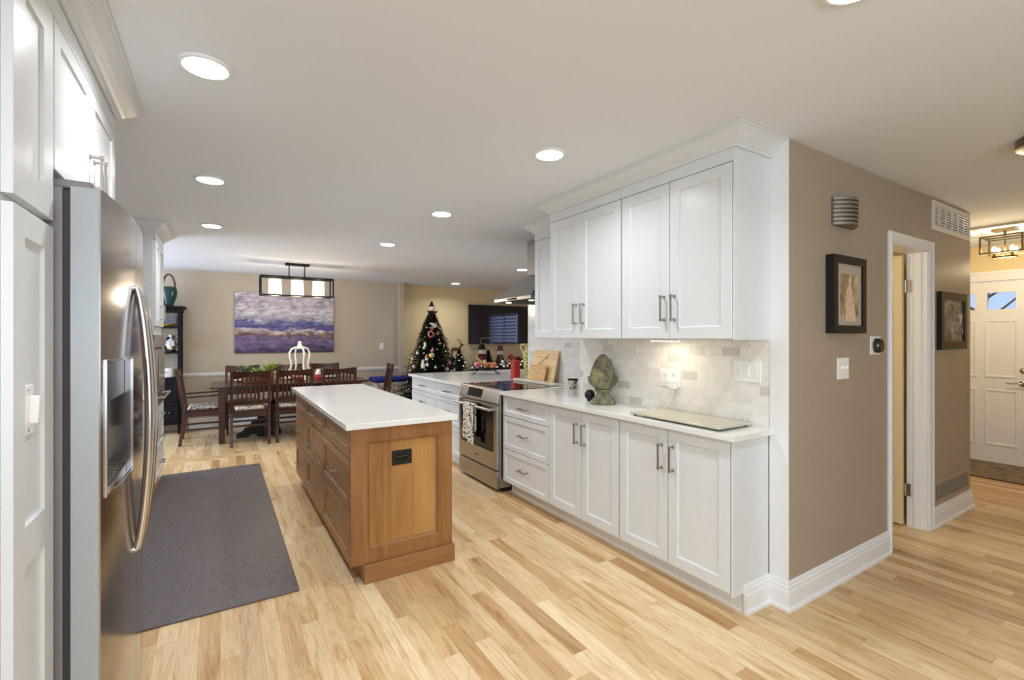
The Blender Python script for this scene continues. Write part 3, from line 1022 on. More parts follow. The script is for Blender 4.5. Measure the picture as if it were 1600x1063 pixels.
# fruit basket
bx_, by_ = 2.97, 5.42
t = thing('fruit_basket', 'black wire fruit basket with tall looped handle on the peninsula', 'basket', (bx_, by_, CZ1))
m = MB()
e1, e2 = Vector((0.849, -0.528, 0)), Vector((0.528, 0.849, 0))
C0 = Vector((bx_, by_, CZ1))
for rr, zz in ((0.09, 0.055), (0.15, 0.085), (0.185, 0.13)):
    m.tube([C0 + e1 * rr * math.cos(a) + e2 * rr * 0.75 * math.sin(a) + Vector((0, 0, zz)) for a in [2 * PI * k / 30 for k in range(30)]], 0.004, 6, True)
for k in range(14):
    a = 2 * PI * k / 14
    f = e1 * math.cos(a) + e2 * 0.75 * math.sin(a)
    m.tube([C0 + f * rr + Vector((0, 0, zz)) for rr, zz in ((0.03, 0.05), (0.09, 0.055), (0.15, 0.085), (0.185, 0.13))], 0.003, 6)
m.build('bowl', 'black', t, smooth=True)
for s in (-1, 1):
    for q in (-1, 1):
        m = MB()
        f = e1 * s + e2 * q * 0.6
        m.tube([C0 + f * 0.085 + Vector((0, 0, 0.062)), C0 + f * 0.12 + Vector((0, 0, 0.045)), C0 + f * 0.15 + Vector((0, 0, 0.012)), C0 + f * 0.172 + Vector((0, 0, 0.006)), C0 + f * 0.18 + Vector((0, 0, 0.02))], 0.005, 6)
        m.build('leg', 'black', t, smooth=True)
m = MB()
for s in (-1, 1):
    m.tube([C0 + e1 * s * 0.185 + Vector((0, 0, 0.13)), C0 + e1 * s * 0.20 + Vector((0, 0, 0.24)), C0 + e1 * s * 0.13 + Vector((0, 0, 0.36)), C0 + e1 * s * 0.07 + Vector((0, 0, 0.40)), C0 + e1 * s * 0.066 + Vector((0, 0, 0.43)), C0 + e1 * s * 0.085 + Vector((0, 0, 0.455)), C0 + e1 * s * 0.05 + Vector((0, 0, 0.474)), C0 + Vector((0, 0, 0.476))], 0.0055, 8)
m.tube([C0 + e1 * s + Vector((0, 0, 0.40)) for s in (-0.07, 0.07)], 0.004, 6)
m.build('basket_handle', plain('dark_grey_wire', (0.12, 0.12, 0.125, 1), 0.4, 0.6), t, smooth=True)
fr = [(-0.12, 0.0, 'pink', 0.046, 'dusky pink fruit at the left of the wire basket'), (0.02, -0.03, 'orange', 0.044, 'red-orange fruit in the middle of the wire basket'), (0.10, 0.03, 'peach', 0.040, 'peach-coloured fruit at the right of the wire basket'),
      (0.03, 0.07, 'orange', 0.040, 'red-orange fruit at the back of the wire basket'), (0.085, -0.06, 'peach', 0.036, 'peach-coloured fruit at the front right of the wire basket')]
for u, w, mt, rr, lb in fr:
    c = C0 + e1 * u + e2 * w + Vector((0, 0, 0.07 + rr + 0.012))
    f = thing('fruit', lb, 'fruit', tuple(c), 'fruit in the wire basket')
    MB().lathe(tuple(c), [(0.002, -rr * .8), (rr * .5, -rr * .85), (rr * .9, -rr * .45), (rr, 0.0), (rr * .88, rr * .5), (rr * .5, rr * .8), (rr * .18, rr * .84), (0.003, rr * .72)], 18).build('body', mt, f, smooth=True, angle=80)
    MB().tube([c + Vector((0, 0, rr * .72)), c + Vector((0.004, 0, rr * 1.02))], 0.003, 5).build('stem', 'brown', f)
m = MB()
m.tube([C0 + e1 * u + e2 * w + Vector((0, 0, z)) for u, w, z in ((-0.14, -.05, 0.25), (-0.10, -.055, 0.20), (-0.05, -.06, 0.155), (0.0, -.08, 0.125), (0.06, -.095, 0.13))], [0.008, 0.017, 0.02, 0.018, 0.006], 8)
tag(m.build('banana', 'banana', loc=tuple(C0 + Vector((0, 0, .15))), smooth=True), 'brownish banana lying across the wire fruit basket', 'banana')

# finial, ball, cup, spoon rest, glass board
fx_, fy_ = 2.385, 2.575
t = thing('finial', 'mossy grey-green stone artichoke finial on the worktop', 'ornament', (fx_, fy_, CZ1))
z0 = CZ1 + 0.001
MB().lathe((fx_, fy_, z0), [(0.094, 0), (0.096, 0.012), (0.088, 0.022), (0.080, 0.026), (0.078, 0.036), (0.056, 0.048), (0.046, 0.064), (0.044, 0.082), (0.060, 0.095), (0.064, 0.10), (0.058, 0.108)], 32).build('pedestal', 'stone', t, smooth=True, angle=30)
bud = [(0.03, 0.10), (0.068, 0.118), (0.088, 0.145), (0.094, 0.175), (0.089, 0.215), (0.080, 0.25), (0.066, 0.285), (0.048, 0.325), (0.026, 0.352), (0.004, 0.364)]
m = MB()
m.lathe((fx_, fy_, z0), bud, 32)


def bud_r(z):
    for (r0, a), (r1, b) in zip(bud, bud[1:]):
        if a <= z <= b:
            return r0 + (r1 - r0) * (z - a) / (b - a)
    return 0.004


for row in range(6):
    z = 0.150 + row * 0.028
    nn = 12 if row < 6 else 8
    for k in range(nn):
        a = 2 * PI * (k + 0.5 * (row % 2)) / nn
        r_ = bud_r(z)
        r2 = bud_r(min(0.36, z + 0.034))
        w = r_ * PI / nn * 0.95
        ca, sa = math.cos(a), math.sin(a)
        base_ = Vector((fx_ + ca * r_, fy_ + sa * r_, z0 + z))
        tip = Vector((fx_ + ca * (r2 + 0.001), fy_ + sa * (r2 + 0.001), z0 + z + 0.034))
        mid = (base_ + tip) / 2 + Vector((ca, sa, 0)) * 0.0035
        tn = Vector((-sa, ca, 0))
        m.add([base_ - tn * w, base_ + tn * w, tip, mid], [(0, 1, 3), (1, 2, 3), (2, 0, 3)])
m.build('bud', 'stone', t, smooth=True, angle=25)
m = MB()
for k in range(10):
    a = 2 * PI * k / 10
    ca, sa = math.cos(a), math.sin(a)
    tn = Vector((-sa, ca, 0))
    c = Vector((fx_, fy_, z0))
    b0 = c + Vector((ca, sa, 0)) * 0.085 + Vector((0, 0, 0.135))
    m.add([b0 - tn * 0.026, b0 + tn * 0.026, c + Vector((ca, sa, 0)) * 0.112 + Vector((0, 0, 0.198)), c + Vector((ca, sa, 0)) * 0.092 + Vector((0, 0, 0.205)), c + Vector((ca, sa, 0)) * 0.108 + Vector((0, 0, 0.165))],
          [(0, 1, 4), (0, 4, 2), (1, 2, 4), (0, 2, 3), (1, 3, 2)])
m.build('leaf_collar', 'stone', t, smooth=True, angle=25)
tag(MB().ball((2.40, 2.735, CZ1 + 0.048), 0.040, 24, 16).lathe((2.40, 2.735, CZ1 + 0.001), [(0.02, 0), (0.02, 0.012)], 16).build('black_ball', 'black', loc=(2.40, 2.735, CZ1), smooth=True),
    'matte black ball ornament left of the stone finial', 'ornament')
t = thing('cup', 'small brown leaf-patterned ceramic cup near the tiled corner', 'cup', (2.86, 3.50, CZ1))
MB().lathe((2.86, 3.50, CZ1 + 0.001), [(0.042, 0), (0.045, 0.008), (0.040, 0.03), (0.046, 0.078), (0.052, 0.082), (0.046, 0.082), (0.038, 0.03), (0.036, 0.01)], 24).build('body', 'cup', t, smooth=True)
MB().lathe((2.86, 3.50, CZ1 + 0.001), [(0.050, 0.079), (0.053, 0.083), (0.053, 0.088), (0.047, 0.088), (0.045, 0.083)], 24).build('rim', 'blackwood', t, smooth=True)
tag(MB().lathe((2.72, 3.57, CZ1 + 0.001), [(0.05, 0), (0.058, 0.008), (0.052, 0.010), (0.044, 0.004)], 24, 'z', 1.5, 0.8).build('spoon_rest', 'white_glaze', loc=(2.72, 3.57, CZ1), smooth=True), 'white oval spoon rest on the worktop beside the cooktop', 'spoon rest')
t = thing('glass_board', 'beige tempered glass board lying on the near end of the worktop', 'board', (2.37, 1.9, CZ1))
box_of('board', 'glasstray', (2.178, 2.472, 1.49, 2.11, CZ1 + 0.010, CZ1 + 0.022), t, bevel=0.002)
for x in (2.20, 2.45):
    for y in (1.515, 2.085):
        MB().lathe((x, y, CZ1 + 0.0005), [(0.008, 0), (0.008, 0.0095)], 10).build('foot', 'black', t)

# outlet with charger, switch plate
TX = WX - 0.009
t = thing('outlet', 'white two-gang outlet plate on the tile with a charger plugged in', 'outlet', (TX, 2.05, 1.15))
box_of('plate', 'plastic', (TX - 0.007, TX - 0.0003, 1.972, 2.128, 1.090, 1.204), t, bevel=0.002)
m = MB()
m.box(TX - 0.0095, TX - 0.006, 2.067, 2.102, 1.112, 1.185)
m.box(TX - 0.0095, TX - 0.006, 2.002, 2.037, 1.112, 1.185)
ins = m.build('socket', 'plastic', t, bevel=0.001)
m = MB()
for y in (2.076, 2.093, 2.011, 2.028):
    m.box(TX - 0.0102, TX - 0.009, y - 0.0015, y + 0.0015, 1.160, 1.172)
for y in (2.0845, 2.0195):
    m.box(TX - 0.0102, TX - 0.009, y - 0.003, y + 0.003, 1.150, 1.155)
m.build('slots', 'black', ins)
t = thing('charger', 'white plug-in charger with a thin cord in the tile outlet', 'charger', (TX, 2.01, 1.10))
box_of('adapter', 'plastic', (TX - 0.045, TX - 0.0097, 1.985, 2.035, 1.080, 1.134), t, bevel=0.004)
MB().tube([(TX - 0.03, 2.01, 1.08), (TX - 0.03, 2.012, 1.05), (TX - 0.022, 2.03, 1.0), (TX - 0.018, 2.06, 0.965), (TX - 0.02, 2.09, 0.94), (TX - 0.03, 2.12, CZ1 + 0.004), (TX - 0.05, 2.15, CZ1 + 0.018), (TX - 0.03, 2.20, CZ1 + 0.004)], 0.003, 6).build('cord', 'plastic', t, smooth=True)
t = thing('switch_plate', 'white three-gang rocker switch plate on the tile', 'switch', (TX, 1.49, 1.17))
box_of('plate', 'plastic', (TX - 0.006, TX - 0.0003, 1.447, 1.606, 1.160, 1.278), t, bevel=0.002)
for k in range(3):
    y = 1.480 + k * 0.0465
    box_of('rocker', 'trim', (TX - 0.0095, TX - 0.0055, y - 0.015, y + 0.015, 1.187, 1.253), t, bevel=0.001)
# under-cabinet lamp
t = thing('undercabinet_light', 'slim lit lamp under the near wall cabinet', 'lamp', (2.35, 1.98, 1.397))
box_of('housing', 'plastic', (2.33, 2.37, 1.87, 2.09, 1.385, 1.3985), t)
box_of('lens', 'led', (2.335, 2.365, 1.88, 2.08, 1.3835, 1.3855), t)
ld = bpy.data.lights.new('undercabinet_glow', 'AREA')
ld.shape, ld.size, ld.size_y, ld.energy, ld.color = 'RECTANGLE', 0.03, 0.18, 0.45, (1.0, 0.86, 0.62)
lo_ = bpy.data.objects.new('undercabinet_glow', ld)
COL.objects.link(lo_)
lo_.parent = t
lo_.location = (0.0, 0, -0.0155)

# ------------------------------------------------------------------ range hood
t = thing('range_hood', 'stainless steel pyramid chimney hood over the range', 'hood', (2.8, 4.06, 1.70))
hy0, hy1, hx0, hx1 = 3.72, 4.42, 2.525, 3.086
m = MB()
m.hull8([(hx0, hy0, 1.815), (hx1, hy0, 1.815), (hx1, hy1, 1.815), (hx0, hy1, 1.815)], [(2.81, 3.92, 2.07), (hx1, 3.92, 2.07), (hx1, 4.22, 2.07), (2.81, 4.22, 2.07)])
m.build('canopy', 'steel', t)
MB().box(hx0, hx1, hy0, hy1, 1.782, 1.815).build('rim', 'steel', t, bevel=0.002)
MB().box(2.815, hx1, 3.925, 4.215, 2.07, 2.438).build('chimney', 'steel', t, bevel=0.002)
MB().box(hx0 + 0.02, hx1 - 0.02, hy0 + 0.02, hy1 - 0.02, 1.778, 1.784).build('filter', 'vent_dark', t)
for y in (3.85, 4.28):
    MB().lathe((2.62, y, 1.7735), [(0.028, 0), (0.028, 0.005)], 16).build('lamp', 'hoodled', t)
box_of('control_strip', 'blackglass', (hx0 - 0.002, hx0 + 0.001, 3.97, 4.16, 1.788, 1.808), t)

# ------------------------------------------------------------------ island
t = thing('kitchen_island', 'stained maple drawer island with framed end panel and plinth', 'island', (0.94, 3.85, 0))
ix0, ix1, iy0, iy1 = 0.628, 1.248, 2.755, 4.965
box_of('body', 'maple', (ix0 + 0.022, ix1, iy0, iy1, 0.10, CZ0 - 0.004), t)
m = MB()
m.box(0.70, 1.262, 2.712, 2.76, 0, 0.105)
m.box(0.70, 1.20, 2.76, 4.93, 0, 0.0995)
m.build('plinth', 'maple_h', t, bevel=0.002)
m = MB()
my = face_my(iy0)
m.shaker(my, ix0, ix1 + 0.004, 0.106, CZ0 - 0.004, 0.02, 0.085, 0.012, 0.014, 0.095)
ep = m.build('end_panel', 'maple_f', t)
box_of('inset_panel', 'maple', (ix0 + .11, ix1 + .004 - .11, iy0 - .0095, iy0 - .006, .106 + .1, CZ0 - .004 - .1), ep)
mI = face_px(0)
mL = lambda a, b, c: (ix0 + 0.022 - c, a, b)
ys = [(2.760, 3.595), (3.60, 4.345), (4.35, 4.96)]
zs = [(0.715, 0.885), (0.413, 0.708), (0.108, 0.406)]
for ya, yb in ys:
    for z0_, z1_ in zs:
        f = MB().shaker(mL, ya + 0.003, yb - 0.003, z0_, z1_, 0.022, 0.052, 0.011, 0.013, 0.062).build('drawer', 'maple_y', t)
        MB().pull(mL, (ya + yb) / 2, (z0_ + z1_) / 2 + 0.005, 0.022, 0.13, False).build('handle', 'nickel', f, bevel=0.001)
tag(box_of('countertop', 'quartz', (0.595, 1.272, 2.695, 5.02, CZ0 - 0.002, CZ1), bevel=0.002, loc=(0.93, 3.86, CZ0)), 'white quartz top of the wooden island', 'worktop')
t = thing('outlet', 'black outlet plate on the wooden end of the island', 'outlet', (0.92, 2.74, 0.69))
oy = iy0 - 0.0085
box_of('plate', 'black', (0.868, 0.990, oy - 0.0065, oy, 0.648, 0.735), t, bevel=0.002)
m = MB()
for x in (0.912, 0.945):
    m.box(x - 0.013, x + 0.013, oy - 0.0085, oy - 0.006, 0.672, 0.712)
ins = m.build('socket', 'blackglass', t, bevel=0.001)
m = MB()
for x in (0.912, 0.945):
    for s in (-1, 1):
        m.box(x + s * 0.005 - 0.001, x + s * 0.005 + 0.001, oy - 0.0092, oy - 0.0084, 0.694, 0.702)
m.build('slots', 'silver', ins)

# floor mat
tag(MB().box(-0.50, 0.378, 2.84, 5.92, 0.001, 0.011).build('floor_mat', 'mat', loc=(-0.06, 4.4, 0), bevel=0.007), 'long grey textured anti-fatigue mat on the floor beside the island', 'mat')

# ------------------------------------------------------------------ left: pantry, fridge, oven tower
PX = -0.405
mP = face_px(PX)
t = thing('pantry_cabinet', 'tall white pantry cabinet at the left edge, before the refrigerator', 'cabinet', (-0.75, 1.6, 0))
box_of('body', 'cab', (-1.115, PX - 0.001, 1.456, 1.752, 0.10, 2.36), t)
box_of('toe_kick', 'trim', (-1.115, PX - 0.06, 1.456, 1.752, 0, 0.10), t)
f = MB()
f.shaker(mP, 1.457, 1.750, 0.90, 1.708, 0.02, 0.065, 0.009, 0.009, 0.074, 1e-5)
f.shaker(mP, 1.457, 1.750, 0.105, 0.90, 0.02, 0.03, 0.009, 0.009, 0.074, 1e-5)
f.build('lower_door', 'cab', t)
MB().shaker(mP, 1.457, 1.750, 1.727, 2.29, 0.02, 0.08, 0.009, 0.009, 0.078).build('upper_door', 'cab', t)
box_of('frieze', 'cab', (PX - 0.3, PX + 0.019, 1.41, 1.756, 2.294, 2.438), t)
t = thing('door_latch', 'white plastic latch fixed on the tall pantry door', 'latch', (PX + 0.012, 1.565, 1.26))
box_of('plate', 'plastic', (PX + 0.0115, PX + 0.016, 1.53, 1.61, 1.175, 1.295), t, bevel=0.002)
MB().bar((PX + 0.020, 1.585, 1.20), (PX + 0.024, 1.585, 1.268), 0.02, 0.012).build('lever', 'plastic', t, bevel=0.004)
for z in (1.186, 1.284):
    MB().lathe((PX + 0.0155, 1.57, z), [(0.004, 0), (0.003, 0.002)], 10, 'x').build('screw', 'nickel', t)

t = thing('wall_cabinet', 'white two-door cabinet above the refrigerator', 'cabinet', (-0.75, 2.2, 1.87))
box_of('body', 'cab', (-1.115, PX - 0.001, 1.758, 2.66, 1.872, 2.438), t)
box_of('frieze', 'cab', (PX - 0.001, PX + 0.019, 1.758, 2.66, 2.294, 2.36), t)
for ya, yb, hy in ((1.762, 2.200, 2.168), (2.203, 2.645, 2.235)):
    f = MB().shaker(mP, ya, yb, 1.873, 2.29, 0.02, 0.05, 0.009, 0.009, 0.06).build('door', 'cab', t)
    MB().pull(mP, hy, 1.985, 0.02, 0.125, True).build('handle', 'nickel', f, bevel=0.001)
tag(box_of('fridge_side_panel', 'cab', (-1.115, -0.41, 2.662, 2.682, 0, 1.87), loc=(-0.7, 2.67, 0)), 'white tall panel on the far side of the refrigerator', 'panel')

# refrigerator
FY0, FY1, FT = 1.772, 2.640, 1.835
t = thing('refrigerator', 'stainless side-by-side refrigerator with water dispenser and bowed handles', 'refrigerator', (-0.6, 2.2, 0))
box_of('body', 'steel_side', (-1.08, -0.372, FY0 + 0.004, FY1 - 0.004, 0.03, FT - 0.005), t, bevel=0.003)
box_of('gasket', 'rubber', (-0.3725, -0.355, FY0 + 0.010, FY1 - 0.010, 0.05, FT - 0.01), t)
box_of('base_grille', 'black', (-1.0, -0.36, FY0 + 0.02, FY1 - 0.02, 0.0, 0.05), t)
yc_ = (FY0 + FY1) / 2


def door_x(y):
    u = (y - yc_) / ((FY1 - FY0) / 2)
    return -0.262 - 0.028 * u * u


def fridge_door(y0, y1, hole=None):
    """curved front; hole = (ya, yb, za, zb) cut for the dispenser"""
    m = MB()
    n = 14
    yl = sorted(set([y0 + (y1 - y0) * i / n for i in range(n + 1)] + (list(hole[:2]) if hole else [])))
    zl = [0.07] + (list(hole[2:]) if hole else []) + [FT]
    vid = {}
    vs, fs = [], []
    for i, y in enumerate(yl):
        for j, z in enumerate(zl):
            vid[i, j] = len(vs)
            vs.append((door_x(y), y, z))
    for i in range(len(yl) - 1):
        for j in range(len(zl) - 1):
            if hole and yl[i] >= hole[0] - 1e-6 and yl[i + 1] <= hole[1] + 1e-6 and j == 1:
                continue
            fs.append((vid[i, j], vid[i + 1, j], vid[i + 1, j + 1], vid[i, j + 1]))
    k = len(vs)
    nl, nz = len(yl), len(zl)
    # back and rim
    bk = -0.355
    top = [vid[i, nz - 1] for i in range(nl)]
    bot = [vid[i, 0] for i in range(nl)]
    bt, bb = [], []
    for i, y in enumerate(yl):
        bt.append(len(vs)); vs.append((bk, y, FT))
        bb.append(len(vs)); vs.append((bk, y, 0.07))
    for i in range(nl - 1):
        fs.append((top[i], top[i + 1], bt[i + 1], bt[i]))
        fs.append((bot[i], bot[i + 1], bb[i + 1], bb[i]))
        fs.append((bt[i], bt[i + 1], bb[i + 1], bb[i]))
    fs.append(tuple([vid[0, j] for j in range(nz)] + [bt[0], bb[0]]))
    fs.append(tuple([vid[nl - 1, j] for j in range(nz)] + [bt[-1], bb[-1]]))
    if hole:
        idx = [i for i, y in enumerate(yl) if hole[0] - 1e-6 <= y <= hole[1] + 1e-6]
        rec = -0.345
        q = {}
        for i in idx:
            for j in (1, 2):
                q[i, j] = len(vs)
                vs.append((rec, yl[i], zl[j]))
        for a, b in zip(idx, idx[1:]):
            fs.append((q[a, 1], q[b, 1], q[b, 2], q[a, 2]))
            for j in (1, 2):
                fs.append((vid[a, j], vid[b, j], q[b, j], q[a, j]))
        for i in (idx[0], idx[-1]):
            fs.append((vid[i, 1], vid[i, 2], q[i, 2], q[i, 1]))
    return m.add(vs, fs)


DH = (1.812, 2.120, 0.945, 1.335)
dl = fridge_door(FY0, yc_ - 0.012 + 0.01, DH).build('door', 'fridge_steel', t, smooth=True, angle=40)
dr_ = fridge_door(yc_ + 0.002, FY1).build('door', 'fridge_steel', t, smooth=True, angle=40)
box_of('door_edge', 'door_edge', (-0.354, -0.294, FY0 - 0.0018, FY0 + 0.0005, 0.072, FT - 0.002), dl)
# dispenser
m = MB()
for (a, b, c, d_) in ((DH[0] - .006, DH[1] + .006, DH[2] - .008, DH[2]), (DH[0] - .006, DH[1] + .006, DH[3], DH[3] + .008)):
    ps = [DH[0] - .006 + (DH[1] - DH[0] + .012) * k / 8 for k in range(9)]
    for p, q in zip(ps, ps[1:]):
        m.hull8([(door_x(p) - .004, p, c), (door_x(q) - .004, q, c), (door_x(q) + .004, q, c), (door_x(p) + .004, p, c)],
                [(door_x(p) - .004, p, d_), (door_x(q) - .004, q, d_), (door_x(q) + .004, q, d_), (door_x(p) + .004, p, d_)])
for y in (DH[0] - .003, DH[1] + .003):
    m.box(door_x(y) - .004, door_x(y) + .004, y - .004, y + .004, DH[2], DH[3])
dp = m.build('dispenser_frame', 'chair_steel', dl)
m = MB()
m.box(-0.344, -0.283, DH[0] + .004, DH[1] - .004, 1.215, DH[3] - .002)
m.build('dispenser_panel', plain('dark_control_plastic', (0.01, 0.01, 0.012, 1), 0.35, spec=0.2), dl, bevel=0.002)
m = MB()
m.box(-0.344, -0.278, DH[0] + .003, DH[1] - .003, DH[2] + .001, DH[2] + .022)
for k in range(5):
    y = 1.87 + k * 0.045
    m.bar((-0.335, y, DH[2] + .024), (-0.29, y, DH[2] + .024), 0.006, 0.004)
m.build('drip_tray', 'steel', dl)
box_of('dispenser_cavity', plain('mid_grey_plastic', srgb(214, 212, 208), 0.5), (-0.3445, -0.3425, DH[0] + .001, DH[1] - .001, DH[2] + .001, DH[3] - .001), dl)
MB().bar((-0.325, 1.97, 1.22), (-0.335, 1.97, 1.08), 0.05, 0.01).build('dispenser_lever', plain('dark_grey_plastic', srgb(84, 84, 88), 0.4), dl, bevel=0.003)
for (door, y) in ((dl, yc_ - 0.046), (dr_, yc_ + 0.048)):
    m = MB()
    n = 24
    P_ = []
    for k in range(n + 1):
        u = k / n
        P_.append((door_x(y) + 0.008 + 0.038 * math.sin(PI * u) ** 0.7, y, 0.645 + (1.588 - 0.645) * u))
    m.tube(P_, [0.012 + 0.004 * math.sin(PI * k / n) for k in range(n + 1)], 14)
    for z in (0.645, 1.588):
        m.lathe((door_x(y) - 0.002, y, z), [(0.012, 0.0), (0.012, 0.012)], 14, 'x')
    m.build('handle', 'chair_steel', door, smooth=True, angle=60)
for y in (FY0 + 0.05, FY1 - 0.05):
    MB().box(-0.42, -0.31, y - 0.03, y + 0.03, FT - 0.004, FT + 0.022).build('hinge_cover', 'steel_side', t, bevel=0.006)
t['label'] = 'stainless side-by-side refrigerator with water dispenser and bowed handles'

# base run hidden behind the refrigerator, with its worktop
t = thing('base_cabinet', 'white base cabinet run between the refrigerator and oven tower', 'cabinet', (-0.8, 3.9, 0))
box_of('body', 'cab', (-1.115, -0.535, 2.69, 5.215, 0.10, CZ0 - 0.002), t)
box_of('toe_kick', 'trim', (-1.115, -0.60, 2.69, 5.215, 0, 0.10), t)
for k in range(5):
    f = MB().shaker(face_px(-0.535), 2.70 + k * 0.503, 3.195 + k * 0.503, 0.118, 0.885, 0.02, 0.06).build('door', 'cab', t)
    MB().pull(face_px(-0.535), 2.74 + k * 0.503, 0.74, 0.02, 0.15, True).build('handle', 'nickel', f)
tag(box_of('countertop', 'quartz', (-1.115, -0.505, 2.69, 5.215, CZ0, CZ1), bevel=0.002, loc=(-0.8, 3.9, CZ0)), 'white quartz worktop between refrigerator and oven tower', 'worktop')

# oven tower
TFX = -0.50
mT = face_px(TFX)
TY0, TY1 = 5.22, 5.91
t = thing('oven_tower', 'tall white oven cabinet beyond the refrigerator', 'cabinet', (-0.8, 5.56, 0))
box_of('body', 'cab', (-1.115, TFX - 0.001, TY0, TY1, 0.10, 2.438), t, bevel=0.001)
box_of('toe_kick', 'trim', (-1.115, -0.565, TY0, TY1, 0.0, 0.10), t)
box_of('frieze', 'cab', (TFX - 0.001, TFX + 0.019, TY0, TY1, 2.285, 2.36), t)
ym = (TY0 + TY1) / 2
for ya, yb, hy in ((TY0 + .006, ym - .002, ym - .035), (ym + .002, TY1 - .006, ym + .035)):
    f = MB().shaker(mT, ya, yb, 1.51, 2.28, 0.02, 0.055).build('door', 'cab', t)
    MB().pull(mT, hy, 1.64, 0.02, 0.14, True).build('handle', 'nickel', f)
for z0_, z1_ in ((0.60, 0.765), (0.36, 0.592), (0.115, 0.352)):
    f = MB().shaker(mT, TY0 + .006, TY1 - .006, z0_, z1_, 0.02, 0.045).build('drawer', 'cab', t)
    MB().pull(mT, ym, (z0_ + z1_) / 2, 0.02, 0.13, False).build('handle', 'nickel', f)
t = thing('wall_oven', 'built-in oven with pale glass door in the oven tower', 'oven', (-0.5, 5.56, 0.78))
box_of('body', 'black', (-0.96, TFX + 0.004, TY0 + .02, TY1 - .02, 0.78, 1.43), t)
box_of('control_panel', 'steel', (TFX + 0.004, TFX + 0.024, TY0 + .022, TY1 - .022, 1.315, 1.428), t, bevel=0.002)
f = MB().box(TFX + 0.004, TFX + 0.03, TY0 + .03, TY1 - .03, 0.90, 1.30).build('oven_door', 'steel', t, bevel=0.002)
box_of('window', 'blackglass', (TFX + 0.030, TFX + 0.032, TY0 + .09, TY1 - .09, 0.96, 1.23), f)
m = MB()
m.tube([(TFX + 0.075, TY0 + .05, 0.865), (TFX + 0.075, TY1 - .05, 0.865)], 0.010, 12)
for y in (TY0 + .08, TY1 - .08):
    m.box(TFX + 0.02, TFX + 0.072, y - 0.008, y + 0.008, 0.857, 0.873)
m.build('handle', 'chair_steel', t, smooth=True)
box_of('lower_trim', 'steel', (TFX + 0.004, TFX + 0.028, TY0 + .022, TY1 - .022, 0.785, 0.888), t, bevel=0.002)


# ------------------------------------------------------------------ recessed lights
def downlight(first, x, y, label, power):
    if first is None:
        t = thing('recessed_light', label, 'ceiling light', (x, y, H), 'recessed ceiling lights')
        MB().lathe((x, y, H), [(0.075, -0.0115), (0.086, -0.0095), (0.089, -0.005), (0.089, -0.0005), (0.072, -0.0005), (0.072, -0.0075)], 40).build('trim_ring', 'trim', t, smooth=True)
        MB().lathe((x, y, H), [(0.002, -0.013), (0.073, -0.0125), (0.076, -0.0105), (0.076, -0.009), (0.002, -0.009)], 40).build('lens', 'lens', t)
        d = bpy.data.lights.new('downlight_beam', 'AREA')
        d.shape, d.size, d.energy, d.color = 'DISK', 0.13, power, (0.95, 0.97, 1.0)
        d.spread = R(150)
        o = bpy.data.objects.new('downlight_beam', d)
        COL.objects.link(o)
        o.parent = t
        o.location = (0, 0, -0.016)
        return t
    return dup(first, (x, y, H), 0, label)


DL = downlight(None, -0.045, 2.13, 'largest round recessed ceiling light, near the refrigerator', 6)
for x, y, lb in ((-0.052, 3.64, 'round recessed ceiling light, second from camera on the refrigerator side'),
                 (-0.06, 5.13, 'round recessed ceiling light farthest from camera on the refrigerator side'),
                 (1.573, 2.13, 'round recessed ceiling light nearest the white wall cabinets'),
                 (1.567, 3.63, 'round recessed ceiling light, second from camera above the range side'),
                 (1.575, 5.13, 'round recessed ceiling light farthest from camera on the range side'),
                 (3.83, 8.2, 'small recessed ceiling light above the Christmas tree corner'),
                 (3.90, 5.98, 'small recessed ceiling light seen beside the hood chimney'),
                 (1.57, 0.63, 'recessed ceiling light above the camera side of the kitchen'),
                 (-0.04, 0.63, 'unseen recessed ceiling light added for fill just behind the pantry')):  # last one is an unseen downlight added for its light
    downlight(DL, x, y, lb, 13)

# dark flush light at the right edge
t = thing('flush_light', 'dark bronze flush ceiling light cut by the right picture edge', 'ceiling light', (3.62, 0.55, H))
MB().lathe((3.62, 0.55, H), [(0.14, -0.05), (0.165, -0.045), (0.165, -0.004), (0.15, -0.0005), (0.13, -0.0005)], 40).build('rim', 'brass', t, smooth=True)
MB().lathe((3.62, 0.55, H), [(0.002, -0.085), (0.05, -0.083), (0.10, -0.07), (0.138, -0.048), (0.138, -0.044), (0.002, -0.044)], 40).build('diffuser', plain('frosted_glass', srgb(214, 206, 190), 0.4), t, smooth=True)

# foyer fixture
ex, ey = 6.33, 1.32
t = thing('foyer_light', 'bronze semi-flush box light with clear glass in the entry', 'ceiling light', (ex, ey, H))
m = MB()
m.box(ex - 0.07, ex + 0.07, ey - 0.08, ey + 0.08, H - 0.022, H - 0.0005)
m.tube([(ex, ey, H - 0.02), (ex, ey, H - 0.08)], 0.01)
m.build('canopy', 'brass', t)
m = MB()
zt, zb = H - 0.08, H - 0.235
xa, xb_, ya, yb = ex - 0.14, ex + 0.14, ey - 0.14, ey + 0.14
for z in (zt, zb):
    for p, q in (((xa, ya), (xb_, ya)), ((xb_, ya), (xb_, yb)), ((xb_, yb), (xa, yb)), ((xa, yb), (xa, ya))):
        m.bar((p[0], p[1], z), (q[0], q[1], z), 0.014)
for x in (xa, xb_):
    for y in (ya, yb):
        m.bar((x, y, zt), (x, y, zb), 0.014)
m.bar((ex, ya, zt), (ex, yb, zt), 0.014)
m.build('frame', 'brass', t)
m = MB()
m.box(xa - 0.001, xa + 0.002, ya + .01, yb - .01, zb + .01, zt - .01)
m.build('glass_panel', 'glass', t)
m = MB()
zl = H - 0.27
